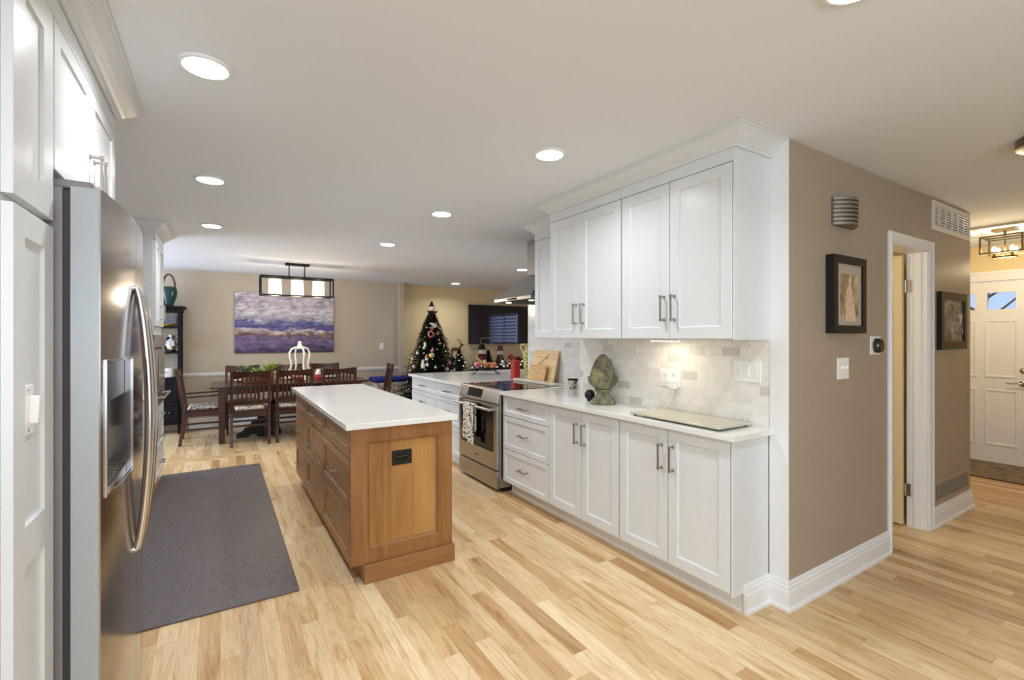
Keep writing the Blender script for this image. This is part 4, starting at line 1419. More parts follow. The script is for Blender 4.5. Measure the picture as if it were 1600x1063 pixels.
for p, q in (((ex - .06, ey - .07), (ex + .06, ey - .07)), ((ex + .06, ey - .07), (ex + .06, ey + .07)), ((ex + .06, ey + .07), (ex - .06, ey + .07)), ((ex - .06, ey + .07), (ex - .06, ey - .07))):
    m.bar((p[0], p[1], zl), (q[0], q[1], zl), 0.016)
for x in (ex - .06, ex + .06):
    for y in (ey - .06, ey + .06):
        m.bar((x, y, zl), (x, y, zl + 0.04), 0.016)
m.tube([(ex, ey, zl - 0.02), (ex, ey, H - 0.1)], 0.006)
m.build('candle_tray', 'brass', t)
for x in (ex - .06, ex + .06):
    for y in (ey - .06, ey + .06):
        MB().ball((x, y, zl + 0.075), 0.018, 12, 8, sz=1.5).build('bulb', 'bulb', t, smooth=True)
d = bpy.data.lights.new('foyer_glow', 'POINT')
d.energy, d.color, d.shadow_soft_size = 24, (1.0, 0.80, 0.50), 0.08
o = bpy.data.objects.new('foyer_glow', d)
COL.objects.link(o)
o.parent = t
o.location = (0, 0, -0.36)

# powder room lamp (lights the half-seen room behind the open door)
t = thing('wall_sconce', 'small lamp inside the room behind the open hallway door', 'lamp', (3.115, 2.3, 1.95))
box_of('backplate', 'nickel', (3.101, 3.115, 2.2, 2.4, 1.9, 2.0), t)
MB().ball((3.17, 2.3, 1.95), 0.05, 16, 10).build('globe', 'linen', t, smooth=True)
d = bpy.data.lights.new('sconce_glow', 'POINT')
d.energy, d.color, d.shadow_soft_size = 16, (1.0, 0.80, 0.48), 0.06
o = bpy.data.objects.new('sconce_glow', d)
COL.objects.link(o)
o.parent = t
o.location = (0.14, 0, 0)

# ------------------------------------------------------------------ hallway wall fittings
t = thing('door_chime', 'ribbed pewter door chime cover high on the taupe wall', 'chime', (3.12, WY, 2.14))
cx_ = 3.075
prof = []
m = MB()
n = 14
for k in range(n + 1):
    u = k / n
    prof.append((cx_ - 0.125 + 0.25 * u, WY - 0.012 - 0.065 * math.sin(PI * u)))
for j in range(7):
    z = 2.048 + j * 0.0235
    poly = [(x, y, z) for x, y in prof] + [(prof[-1][0], WY - 0.001, z), (prof[0][0], WY - 0.001, z)]
    m.extrude(poly, (0, 0, 0.0145))
m.build('ribs', 'chime', t)
m = MB()
m.extrude([(x, min(WY - 0.003, y + 0.012), 2.046) for x, y in prof] + [(prof[-1][0], WY - 0.0005, 2.046), (prof[0][0], WY - 0.0005, 2.046)], (0, 0, 0.16))
m.build('body', 'brass', t)


def picture(name, label, x0, x1, z0, z1, depth, fw, mat_art, mw):
    t = thing(name, label, 'picture', ((x0 + x1) / 2, WY, (z0 + z1) / 2))
    yf = WY - depth
    m = MB()
    for b in ((x0, x1, z0, z0 + fw), (x0, x1, z1 - fw, z1), (x0, x0 + fw, z0 + fw, z1 - fw), (x1 - fw, x1, z0 + fw, z1 - fw)):
        m.box(b[0], b[1], yf, WY - 0.001, b[2], b[3])
    m.build('frame', 'black', t)
    box_of('mount', 'matboard', (x0 + fw, x1 - fw, yf + 0.010, yf + 0.014, z0 + fw, z1 - fw), t)
    box_of('print', mat_art, (x0 + fw + mw, x1 - fw - mw, yf + 0.0085, yf + 0.0102, z0 + fw + mw * 1.3, z1 - fw - mw * 1.3), t)
    return t


pt = picture('wall_picture', 'deep black framed sepia print of a robed figure, near the switch', 2.882, 3.275, 1.432, 1.872, 0.045, 0.045, 'art_fig', 0.045)
m = MB()
yp = WY - 0.045 + 0.0082
m.extrude([(x, yp, z) for x, z in ((3.03, 1.50), (3.035, 1.56), (3.05, 1.62), (3.045, 1.67), (3.065, 1.70), (3.072, 1.715), (3.066, 1.735), (3.074, 1.755), (3.09, 1.758),
          (3.10, 1.742), (3.096, 1.72), (3.104, 1.70), (3.118, 1.67), (3.112, 1.62), (3.135, 1.60), (3.15, 1.56), (3.16, 1.50))], (0, 0.0006, 0))
m.build('printed_figure', plain('pale_robe', srgb(214, 186, 160), 0.6, noise=0.15, nscale=40), pt)
pt2 = picture('wall_picture', 'black framed dim photograph beyond the doorway, under the vent', 4.55, 5.11, 1.315, 1.752, 0.03, 0.06, 'art_dark', 0.0)

t = thing('thermostat', 'round black dial thermostat on a square white plate', 'thermostat', (3.535, WY, 1.36))
box_of('wall_plate', 'plastic', (3.43, 3.575, WY - 0.008, WY - 0.0005, 1.300, 1.415), t, bevel=0.003)
MB().lathe((3.50, WY - 0.008, 1.357), [(0.046, 0), (0.046, -0.024), (0.041, -0.030), (0.036, -0.031)], 32, 'y').build('ring', plain('gunmetal', (0.1, 0.1, 0.1, 1), 0.25, 1.0), t, smooth=True)
MB().lathe((3.50, WY - 0.0388, 1.357), [(0.037, 0), (0.036, -0.0015), (0.002, -0.002)], 32, 'y').build('dial', 'blackglass', t, smooth=True)
t = thing('light_switch', 'white two-lever toggle switch plate on the taupe wall', 'switch', (3.08, WY, 1.2))
box_of('plate', 'plastic', (3.01, 3.145, WY - 0.007, WY - 0.0005, 1.166, 1.290), t, bevel=0.002)
for x in (3.055, 3.10):
    MB().bar((x, WY - 0.006, 1.228), (x, WY - 0.022, 1.240), 0.009, 0.014).build('toggle', 'plastic', t, bevel=0.001)

# vents
t = thing('air_vent', 'white slatted return vent high on the wall at the ceiling', 'vent', (4.9, WY, 2.3))
vx0, vx1, vz0, vz1 = 4.45, 5.255, 2.20, 2.42
box_of('duct', 'vent_dark', (vx0 + .03, vx1 - .03, WY - 0.002, WY - 0.0006, vz0 + .03, vz1 - .03), t)
m = MB()
for b in ((vx0, vx1, vz0, vz0 + .035), (vx0, vx1, vz1 - .035, vz1), (vx0, vx0 + .035, vz0 + .035, vz1 - .035), (vx1 - .035, vx1, vz0 + .035, vz1 - .035)):
    m.box(b[0], b[1], WY - 0.012, WY - 0.0005, b[2], b[3])
m.build('frame', 'vent', t)
m = MB()
for k in range(8):
    z = vz0 + .044 + k * 0.019
    m.bar((vx0 + .03, WY - 0.006, z), (vx1 - .03, WY - 0.006, z), 0.009, 0.008, (0, 0.6, 1))
for k in range(1, 6):
    x = vx0 + (vx1 - vx0) * k / 6
    m.box(x - .004, x + .004, WY - 0.010, WY - 0.002, vz0 + .03, vz1 - .03)
m.build('louvres', 'trim', t)
t = thing('air_vent', 'taupe floor-level return grille above the far baseboard', 'vent', (4.9, WY, 0.25))
vx0, vx1, vz0, vz1 = 4.465, 5.255, 0.160, 0.345
box_of('duct', 'vent_dark', (vx0 + .03, vx1 - .03, WY - 0.002, WY - 0.0006, vz0 + .03, vz1 - .03), t)
m = MB()
for b in ((vx0, vx1, vz0, vz0 + .035), (vx0, vx1, vz1 - .035, vz1), (vx0, vx0 + .035, vz0 + .035, vz1 - .035), (vx1 - .035, vx1, vz0 + .035, vz1 - .035)):
    m.box(b[0], b[1], WY - 0.010, WY - 0.0005, b[2], b[3])
m.build('frame', 'wall_hall', t)
m = MB()
for k in range(8):
    z = vz0 + .042 + k * 0.0148
    m.bar((vx0 + .03, WY - 0.005, z), (vx1 - .03, WY - 0.005, z), 0.008, 0.004, (0, 0.6, 1))
for k in range(1, 18):
    x = vx0 + (vx1 - vx0) * k / 18
    m.box(x - .002, x + .002, WY - 0.008, WY - 0.002, vz0 + .03, vz1 - .03)
m.build('louvres', 'wall_hall', t)

# ------------------------------------------------------------------ dining room
DY = 8.76
t = thing('wall_painting', 'large unframed abstract seascape canvas in blue and violet', 'painting', (0.96, DY - 0.03, 1.65))
box_of('canvas', 'canvas', (0.208, 1.712, DY - 0.045, DY - 0.001, 1.155, 2.145), t, bevel=0.003)
t = thing('light_switch', 'small white switch plate on the dining wall right of the canvas', 'switch', (2.55, DY, 1.25))
box_of('plate', 'plastic', (2.54, 2.61, DY - 0.007, DY - 0.0005, 1.18, 1.30), t, bevel=0.002)
box_of('rocker', 'trim', (2.56, 2.59, DY - 0.010, DY - 0.006, 1.207, 1.273), t)

# pendant
px0, px1, py, pzt, pzb = 0.47, 1.39, 7.22, 2.24, 1.985
t = thing('pendant_light', 'black rectangular frame pendant with three lit linen shades', 'pendant', (0.93, py, H))
MB().box(0.775, 1.085, py - 0.06, py + 0.06, H - 0.028, H - 0.0005).build('canopy', 'black', t, bevel=0.004)
for x in (0.825, 1.025):
    MB().tube([(x, py, pzt), (x, py, H - 0.02)], 0.008, 10).build('rod', 'black', t)
m = MB()
for z in (pzt, pzb):
    for y in (py - 0.11, py + 0.11):
        m.bar((px0, y, z), (px1, y, z), 0.018)
    for x in (px0, px1):
        m.bar((x, py - 0.11, z), (x, py + 0.11, z), 0.018)
for x in (px0, px1):
    for y in (py - 0.11, py + 0.11):
        m.bar((x, y, pzb), (x, y, pzt), 0.018)
m.bar((px0, py, pzt), (px1, py, pzt), 0.03, 0.014)
m.build('frame', 'black', t)
for x in (0.65, 0.93, 1.21):
    MB().lathe((x, py, pzb + 0.01), [(0.083, 0.0), (0.079, 0.215), (0.072, 0.215), (0.076, 0.004)], 28).build('shade', 'linen', t, smooth=True)
    d = bpy.data.lights.new('shade_glow', 'POINT')
    d.energy, d.color, d.shadow_soft_size = 10, (1.0, 0.82, 0.58), 0.06
    o = bpy.data.objects.new('shade_glow', d)
    COL.objects.link(o)
    o.parent = t
    o.location = (x - 0.93, 0, pzb - H - 0.08)

# table
tx0, tx1, ty0, ty1 = -0.10, 1.92, 7.18, 8.16
t = thing('dining_table', 'dark cherry rectangular dining table', 'table', (0.9, 7.68, 0))
box_of('tabletop', 'cherry_h', (tx0, tx1, ty0, ty1, 0.735, 0.765), t, bevel=0.005)
m = MB()
for y in (ty0 + 0.09, ty1 - 0.115):
    m.box(tx0 + 0.10, tx1 - 0.10, y, y + 0.025, 0.66, 0.734)
for x in (tx0 + 0.09, tx1 - 0.115):
    m.box(x, x + 0.025, ty0 + 0.10, ty1 - 0.10, 0.66, 0.734)
m.build('apron', 'cherry_h', t)
for x in (tx0 + 0.125, tx1 - 0.125):
    for y in (ty0 + 0.12, ty1 - 0.12):
        q = MB()
        q.hull8([(x - .035, y - .035, 0), (x + .035, y - .035, 0), (x + .035, y + .035, 0), (x - .035, y + .035, 0)],
                [(x - .04, y - .04, 0.734), (x + .04, y - .04, 0.734), (x + .04, y + .04, 0.734), (x - .04, y + .04, 0.734)])
        q.build('leg', 'cherry', t, bevel=0.004)

# chairs: local front is +Y
def make_chair(label, arms=False):
    t = thing('dining_chair', label, 'chair', (0, 0, 0), 'dark cherry slat-back dining chairs')
    hw = 0.215 if not arms else 0.255
    m = MB()
    m.hull8([(-hw + .02, -.205, .425), (hw - .02, -.205, .425), (hw + .005, .225, .425), (-hw - .005, .225, .425)],
            [(-hw + .02, -.205, .455), (hw - .02, -.205, .455), (hw + .005, .225, .455), (-hw - .005, .225, .455)])
    m.build('seat', 'cherry_h', t, bevel=0.004)
    m = MB()
    m.hull8([(-hw + .05, -.17, .4555), (hw - .05, -.17, .4555), (hw - .03, .20, .4555), (-hw + .03, .20, .4555)],
            [(-hw + .065, -.155, .49), (hw - .065, -.155, .49), (hw - .045, .185, .49), (-hw + .045, .185, .49)])
    m.build('seat_cushion', 'cushion', t, bevel=0.012, seg=3)
    m = MB()
    for y in (-.19, .20):
        m.bar((-hw + .03, y, .395), (hw - .03, y, .395), .022, .06)
    for s in (-1, 1):
        m.bar((s * (hw - .02), -.19, .395), (s * (hw - .012), .20, .395), .022, .06)
    m.build('seat_frame', 'cherry', t)
    yb = lambda z: -.205 - (max(0, z - .45) ** 1.15) * .155
    for s in (-1, 1):
        m = MB()
        zz = [0.0, .22, .42, .5, .65, .82, .975]
        yy = [-.245, -.215, -.20] + [yb(z) for z in zz[3:]]
        for a in range(len(zz) - 1):
            w0, w1 = .018, .018
            m.hull8([(s * hw - w0, yy[a] - .019, zz[a]), (s * hw + w0, yy[a] - .019, zz[a]), (s * hw + w0, yy[a] + .019, zz[a]), (s * hw - w0, yy[a] + .019, zz[a])],
                    [(s * hw - w1, yy[a + 1] - .019, zz[a + 1]), (s * hw + w1, yy[a + 1] - .019, zz[a + 1]), (s * hw + w1, yy[a + 1] + .019, zz[a + 1]), (s * hw - w1, yy[a + 1] + .019, zz[a + 1])])
        m.build('leg', 'cherry', t)
        m = MB()
        x = s * (hw - .008)
        m.hull8([(x - .015, .185, 0), (x + .015, .185, 0), (x + .015, .215, 0), (x - .015, .215, 0)],
                [(x - .021, .18, .425 if not arms else .63), (x + .021, .18, .425 if not arms else .63), (x + .021, .222, .425 if not arms else .63), (x - .021, .222, .425 if not arms else .63)])
        m.build('leg', 'cherry', t)
        if arms:
            MB().bar((s * (hw + .004), -.225, .625), (s * (hw + .012), .25, .638), .045, .022).build('armrest', 'cherry_h', t, bevel=0.004)
    # back: curved crest, lower rail and seven slats
    n = 8

    def rail(z0, z1, arch, dip, th=.022):
        m = MB()
        for k in range(n):
            p = []
            for u in (k / n, (k + 1) / n):
                x = -hw + .017 + (2 * hw - .034) * u
                c = math.sin(PI * u)
                p.append((x, c * .022, z0 + arch * c, z1 + dip * c))
            (xa, ca, a0, a1), (xb2, cb, b0, b1) = p
            m.hull8([(xa, yb(z0) - ca - th / 2, a0), (xb2, yb(z0) - cb - th / 2, b0), (xb2, yb(z0) - cb + th / 2, b0), (xa, yb(z0) - ca + th / 2, a0)],
                    [(xa, yb(z1) - ca - th / 2, a1), (xb2, yb(z1) - cb - th / 2, b1), (xb2, yb(z1) - cb + th / 2, b1), (xa, yb(z1) - ca + th / 2, a1)])
        return m
    rail(.865, .975, .035, -.012).build('crest_rail', 'cherry_h', t)
    rail(.535, .60, .0, -.018).build('lower_rail', 'cherry_h', t)
    for k in range(7):
        u = (k + 1) / 8
        x = -hw + .02 + (2 * hw - .04) * u
        c = math.sin(PI * u) * .022
        MB().hull8([(x - .011, yb(.57) - c - .006, .57), (x + .011, yb(.57) - c - .006, .57), (x + .011, yb(.57) - c + .006, .57), (x - .011, yb(.57) - c + .006, .57)],
                   [(x - .011, yb(.9) - c - .006, .905), (x + .011, yb(.9) - c - .006, .905), (x + .011, yb(.9) - c + .006, .905), (x - .011, yb(.9) - c + .006, .905)]).build('slat', 'cherry', t)
    m = MB()
    for s in (-1, 1):
        m.bar((s * hw, -.22, .20), (s * (hw - .008), .20, .20), .016, .024)
    m.bar((-hw + .01, -.215, .26), (hw - .01, -.215, .26), .016, .024)
    m.bar((-hw + .01, .20, .26), (hw - .01, .20, .26), .016, .024)
    m.build('stretcher', 'cherry', t)
    return t


c0 = make_chair('dark cherry slat-back chair, leftmost on the near side of the table')
c0.location = (0.345, 7.22, 0)
dup(c0, (0.87, 7.23, 0), 0, 'dark cherry slat-back chair, middle one on the near side, before the white frame ornament')
dup(c0, (1.455, 7.26, 0), 0, 'dark cherry slat-back chair, rightmost on the near side, half hidden by the island')
dup(c0, (0.305, 8.12, 0), PI, 'dark cherry slat-back chair, leftmost on the far side, behind the plants')
dup(c0, (0.93, 8.12, 0), PI, 'dark cherry slat-back chair, middle one on the far side, behind the white frame ornament')
dup(c0, (1.50, 8.12, 0), PI, 'dark cherry slat-back chair, rightmost on the far side under the canvas corner')
dup(c0, (2.12, 7.68, 0), R(82), 'dark cherry slat-back chair at the right end of the table, tilted outward')
c1 = make_chair('dark cherry armchair at the left end of the table, turned sideways', True)
c1.location = (-0.19, 7.66, 0)
c1.rotation_euler = (0, 0, R(-90))

# black ornament under the table
t = thing('floor_ornament', 'black glossy upright ornament with a long sloping base under the table', 'ornament', (0.6, 7.62, 0))
MB().lathe((0.66, 7.62, 0.0), [(0.10, 0.0), (0.11, 0.03), (0.085, 0.10), (0.08, 0.22), (0.085, 0.34), (0.075, 0.42), (0.045, 0.47), (0.008, 0.50)], 20, 'z', 1, .6).build('upright', 'black', t, smooth=True)
MB().extrude([(x, 7.58, z) for x, z in ((0.20, 0.0), (0.20, 0.05), (0.27, 0.075), (0.30, 0.12), (0.36, 0.14), (0.39, 0.21), (0.45, 0.23), (0.48, 0.28), (0.60, 0.30), (0.60, 0.0), (0.46, 0.0), (0.44, 0.035), (0.38, 0.035), (0.34, 0.0))], (0, 0.09, 0)).build('sloping_base', 'black', t, bevel=0.006)

# things on the table
TT = 0.766
t = thing('white_ornament', 'white open crown-shaped frame ornament on the dining table', 'ornament', (1.02, 7.66, TT))
cx2, cy2 = 1.02, 7.66
for k in range(4):
    a = PI / 4 * 0.35 + PI / 2 * k
    ca, sa = math.cos(a), math.sin(a)
    pts = [(0.19, 0.0), (0.185, 0.05), (0.155, 0.13), (0.125, 0.20), (0.128, 0.27), (0.148, 0.34), (0.150, 0.40), (0.118, 0.455), (0.06, 0.478), (0.015, 0.48)]
    MB().tube([(cx2 + ca * r_, cy2 + sa * r_, TT + z + 0.012) for r_, z in pts], 0.0135, 8).build('curved_leg', 'white_glaze', t, smooth=True)
MB().lathe((cx2, cy2, TT), [(0.03, 0.465), (0.038, 0.50), (0.030, 0.53), (0.020, 0.54), (0.026, 0.555), (0.020, 0.575), (0.004, 0.585)], 20).build('top_knob', 'white_glaze', t, smooth=True)
tag(MB().lathe((1.02, 7.66, TT), [(0.05, 0), (0.06, 0.01), (0.105, 0.045), (0.115, 0.06), (0.108, 0.06), (0.05, 0.014)], 24).build('bowl', 'pink', loc=(1.02, 7.66, TT), smooth=True), 'pink shallow bowl under the white frame ornament', 'bowl')
t = thing('planter', 'brown oval basket planter on the left part of the dining table', 'planter', (0.46, 7.60, TT))
MB().lathe((0.46, 7.60, TT + .001), [(0.11, 0), (0.12, 0.01), (0.14, 0.135), (0.132, 0.138), (0.10, 0.11)], 28, 'z', 1.6, 0.8).build('basket', 'basket', t, smooth=True)


def spiky(name, label, c, n, ln, spread, mat):
    m = MB()
    for k in range(n):
        a = 2 * PI * k / n * 1.618
        s = spread * (0.3 + 0.7 * random.random())
        L = ln * random.uniform(0.75, 1.1)
        d_ = Vector((math.cos(a) * s, math.sin(a) * s, 1.0)).normalized()
        p0_ = Vector(c) + Vector((math.cos(a), math.sin(a), 0)) * 0.012
        p1_ = p0_ + d_ * L * 0.55
        p2_ = p0_ + d_ * L + Vector((math.cos(a), math.sin(a), 0)) * L * 0.22 - Vector((0, 0, L * .06))
        sd = Vector((-math.sin(a), math.cos(a), 0)) * 0.011
        up = Vector((math.cos(a), math.sin(a), 0)) * 0.004
        m.add([p0_ - sd, p0_ + sd, p1_ - sd * .8, p1_ + sd * .8, p2_, p0_ + up, p1_ + up], [(0, 1, 3, 2), (2, 3, 4), (0, 2, 6, 5), (5, 6, 3, 1), (2, 4, 6), (6, 4, 3)])
    return tag(m.build(name, mat, loc=c), label, 'plant')


spiky('spiky_plant', 'dark green spiky plant at the left of the table planter', (0.30, 7.60, TT + .125), 34, 0.19, 1.3, 'leaf2')
spiky('trailing_plant', 'low mixed green plant in the middle of the table planter', (0.46, 7.60, TT + .125), 30, 0.13, 1.6, 'leaf')
spiky('spiky_plant', 'bright yellow-green spiky plant at the right of the table planter', (0.62, 7.60, TT + .125), 36, 0.20, 0.9, 'leaf')
t = thing('jar', 'red and white patterned jar between the near chair backs', 'jar', (1.27, 7.62, TT))
MB().lathe((1.27, 7.62, TT + .001), [(0.045, 0), (0.05, 0.02), (0.048, 0.07), (0.04, 0.08)], 20).build('body', plain('red_check', srgb(176, 66, 62), 0.5, noise=0.5, nscale=70), t, smooth=True)
MB().lathe((1.27, 7.62, TT + .080), [(0.040, 0), (0.042, 0.02), (0.028, 0.05), (0.006, 0.08)], 20).build('lid', 'white_glaze', t, smooth=True)
for x, lb in ((0.30, 'white plate set at the far left place of the table'), (0.93, 'white plate set at the far middle place of the table'), (1.5, 'white plate set at the far right place of the table')):
    t = tag(MB().lathe((x, 7.95, TT + .001), [(0.07, 0), (0.08, 0.004), (0.13, 0.018), (0.128, 0.021), (0.075, 0.008)], 28).build('plate', 'white_glaze', loc=(x, 7.95, TT), smooth=True), lb, 'plate', 'white plates on the dining table')

# bookshelf
sx0, sx1, sy0, sy1, sh = -1.15, -0.475, 8.37, 8.74, 1.86
t = thing('etagere', 'black open display shelf with closed base beside the dining wall', 'shelf', (-0.8, 8.55, 0))
box_of('top', 'blackwood', (sx0 - .05, sx1 + .05, sy0 - .045, sy1 + .005, sh - .035, sh), t, bevel=0.008)
box_of('cornice', 'blackwood', (sx0 - .015, sx1 + .015, sy0 - .012, sy1, sh - .085, sh - .035), t, bevel=0.004)
for x in (sx0 + .02, sx1 - .02):
    for y in (sy0 + .02, sy1 - .02):
        MB().box(x - .022, x + .022, y - .022, y + .022, 0.0, sh - .085).build('post', 'blackwood', t)
for z in (1.54, 1.17, 0.80):
    box_of('shelf_board', 'blackwood', (sx0 + .005, sx1 - .005, sy0 + .005, sy1 - .005, z, z + .022), t)
m = MB()
for k in range(4):
    y = sy0 + .09 + k * .07
    for x in (sx0 + .02, sx1 - .02):
        m.box(x - .006, x + .006, y - .01, y + .01, .8, sh - .085)
m.build('side_slats', 'blackwood', t)
m = MB()
m.box(sx0 + .0, sx1 - .0, sy0 - .01, sy1 - .01, 0.14, 0.80)
m.build('base_cupboard', 'blackwood', t, bevel=0.01)
for k in range(2):
    z = .17 + k * .31
    f = MB().shaker(face_my(sy0 - .011), sx0 + .03, sx1 - .03, z, z + .29, .012, .04).build('drawer', 'blackwood', t)
    MB().ball(((sx0 + sx1) / 2 + .2, sy0 - .032, z + .15), .013, 10, 8).build('knob', 'brass', f, smooth=True)
t = thing('lidded_vase', 'teal vase with arched twig handle on top of the black shelf', 'vase', (-0.63, 8.5, sh))
MB().lathe((-0.63, 8.5, sh + .001), [(0.055, 0), (0.06, 0.01), (0.058, 0.03), (0.092, 0.12), (0.105, 0.20), (0.098, 0.26), (0.06, 0.285), (0.045, 0.29)], 24).build('body', 'teal', t, smooth=True)
MB().tube([(-0.63 + .075 * math.cos(a), 8.5, sh + .27 + .20 * math.sin(a) * (1.0)) for a in [PI * k / 10 for k in range(11)]], 0.013, 7).build('twig_handle', 'brown', t, smooth=True)
tag(MB().lathe((-0.64, 8.52, 1.5625), [(0.05, 0), (0.08, 0.02), (0.10, 0.045), (0.095, 0.045), (0.05, 0.008)], 20).build('bowl', plain('yellow_and_red_glaze', srgb(190, 150, 50), 0.35, noise=0.3, nscale=12), loc=(-0.60, 8.52, 1.56), smooth=True), 'yellow shallow bowl on the upper shelf of the black display shelf', 'bowl')
tag(box_of('picture_card', plain('grey_blue_card', srgb(130, 140, 160), 0.5, noise=0.4, nscale=50), (-0.72, -0.555, 8.64, 8.65, 1.5625, 1.70), loc=(-0.64, 8.64, 1.5625)), 'grey-blue picture card standing behind the yellow bowl', 'card')
t = thing('glass_pitcher', 'silvery cut-glass pitcher on the middle board of the black display shelf', 'pitcher', (-0.60, 8.5, 1.1925))
MB().lathe((-0.60, 8.5, 1.193), [(0.06, 0), (0.07, 0.01), (0.095, 0.09), (0.08, 0.17), (0.05, 0.22), (0.06, 0.25), (0.055, 0.25), (0.045, 0.21)], 18).build('body', 'silver', t, smooth=False)
MB().tube([(-0.54, 8.46, 1.42), (-0.50, 8.43, 1.41), (-0.485, 8.42, 1.34), (-0.52, 8.45, 1.27)], 0.008, 7).build('handle', 'silver', t, smooth=True)
tag(MB().lathe((-0.62, 8.5, 0.8225), [(0.07, 0), (0.08, 0.01), (0.09, 0.13), (0.085, 0.135), (0.07, 0.12)], 20).build('basket', 'fur', loc=(-0.62, 8.5, 0.8225), smooth=True), 'white woven basket on the lowest board of the black display shelf', 'basket')

# ------------------------------------------------------------------ family room
FY = 8.92
t = thing('television', 'large black wall-mounted television', 'television', (4.85, FY - 0.06, 1.7))
tvx0, tvx1, tvz0, tvz1 = 4.44, 5.92, 1.267, 2.094
box_of('case', 'black', (tvx0, tvx1, FY - 0.075, FY - 0.035, tvz0, tvz1), t, bevel=0.004)
box_of('screen', 'screen', (tvx0 + .012, tvx1 - .012, FY - 0.0775, FY - 0.0745, tvz0 + .018, tvz1 - .012), t)
box_of('wall_mount', 'black', (4.9, 5.4, FY - 0.036, FY - 0.0005, 1.55, 1.85), t)
t = thing('console_table', 'dark console table under the television', 'table', (4.9, 8.6, 0))
box_of('tabletop', 'blackwood', (3.85, 5.75, 8.40, 8.82, 0.68, 0.72), t, bevel=0.004)
box_of('body', 'blackwood', (3.95, 5.65, 8.44, 8.80, 0.12, 0.68), t)
for x in (3.99, 5.61):
    for y in (8.47, 8.77):
        MB().box(x - .03, x + .03, y - .03, y + .03, 0, .12).build('leg', 'blackwood', t)
CT = 0.721


def conifer(name, label, c, h, rad, nbr, mat='needle', trunk=True, seg=7):
    t = thing(name, label, 'tree', c)
    m = MB()
    cx, cy, cz = c
    for i in range(nbr):
        u = (i + 0.5) / nbr
        z = h * (0.10 + 0.88 * u)
        r_ = rad * (1 - u) ** 0.85 * random.uniform(0.78, 1.08) + rad * 0.06
        a = i * 2.39996 + random.uniform(-.2, .2)
        d_ = Vector((math.cos(a), math.sin(a), 0))
        base_ = Vector((cx, cy, cz + z + r_ * 0.22))
        tip = Vector((cx, cy, cz + z)) + d_ * r_ + Vector((0, 0, -0.05 * r_))
        sd = Vector((-d_.y, d_.x, 0))
        for k in range(seg):
            w = 0.22 + 0.78 * k / (seg - 1)
            p = base_.lerp(tip, w)
            ln = 0.055 * (h / 1.8) ** .5 * (1.25 - 0.5 * w)
            for q in range(5):
                b = random.uniform(-1.2, 1.2)
                e = random.uniform(-.7, .9)
                v = (d_ * math.cos(b) + sd * math.sin(b) + Vector((0, 0, e))).normalized() * ln * random.uniform(.8, 1.4)
                s_ = v.cross(Vector((0, 0, 1))).normalized() * ln * .24
                m.add([p - s_, p + s_, p + v], [(0, 1, 2)])
        m.tube([base_, base_.lerp(tip, .6), tip], [0.006, 0.004, 0.002], 4)
    m.build('foliage', mat, t)
    if trunk:
        MB().tube([(cx, cy, cz), (cx, cy, cz + h * .95)], [0.035 * h / 1.8, 0.008], 8).build('trunk', 'brown', t)
        MB().lathe((cx, cy, cz), [(rad * .3, 0), (rad * .3, 0.03), (rad * .08, 0.06)], 16).build('stand', 'blackwood', t)
    return t


TC = (3.16, 7.75, 0.0)
conifer('christmas_tree', 'dark green decorated Christmas tree behind the peninsula', TC, 1.84, 0.66, 640, seg=9)
# tree topper doll
t = thing('tree_topper', 'red-robed doll with white face and dark hat on top of the Christmas tree', 'doll', (TC[0], TC[1], 1.80))
MB().lathe((TC[0], TC[1], 1.70), [(0.085, 0), (0.07, 0.06), (0.045, 0.13), (0.035, 0.17)], 16).build('robe', 'darkred', t, smooth=True)
MB().ball((TC[0] + .01, TC[1] - .01, 1.915), 0.05, 14, 10).build('head', 'white_glaze', t, smooth=True)
MB().lathe((TC[0], TC[1], 1.95), [(0.055, 0), (0.05, 0.012), (0.028, 0.03), (0.02, 0.075), (0.004, 0.085)], 14).build('hat', 'blackwood', t, smooth=True)
for s in (-1, 1):
    MB().tube([(TC[0] + s * .03, TC[1] - .01, 1.86), (TC[0] + s * .07, TC[1] - .03, 1.84), (TC[0] + s * .09, TC[1] - .04, 1.87)], [0.02, 0.016, 0.012], 8).build('arm', 'darkred', t, smooth=True)


def on_tree(a, z, out=1.0):
    u = (z / 1.84 - .10) / .88
    r_ = 0.66 * (1 - u) ** 0.85 * out
    return (TC[0] + math.cos(a) * r_, TC[1] + math.sin(a) * r_, z)


face = R(-112)   # side of the tree that looks to the camera
orn = [('silver', 'silver', 0.03, 10), ('gold', 'gold', 0.032, 6), ('pink', 'pink', 0.034, 5), ('white', 'white_glaze', 0.03, 8)]
k = 0
for nm, mt, rr, cnt in orn:
    first = None
    for i in range(cnt):
        k += 1
        a = face + R(random.uniform(-80, 80))
        z = 0.78 + 0.92 * random.random() ** 1.3
        p = on_tree(a, z, 0.97)
        lb = f'small {nm} bauble hanging on the Christmas tree'
        if first is None:
            first = thing('bauble', lb, 'ornament', p, f'{nm} baubles on the Christmas tree')
            MB().ball(p, rr, 12, 8).build('ball', mt, first, smooth=True)
            MB().lathe((p[0], p[1], p[2] + rr * .95), [(0.008, 0), (0.008, 0.012), (0.003, 0.02)], 8).build('cap', 'gold', first)
        else:
            dup(first, p, 0)
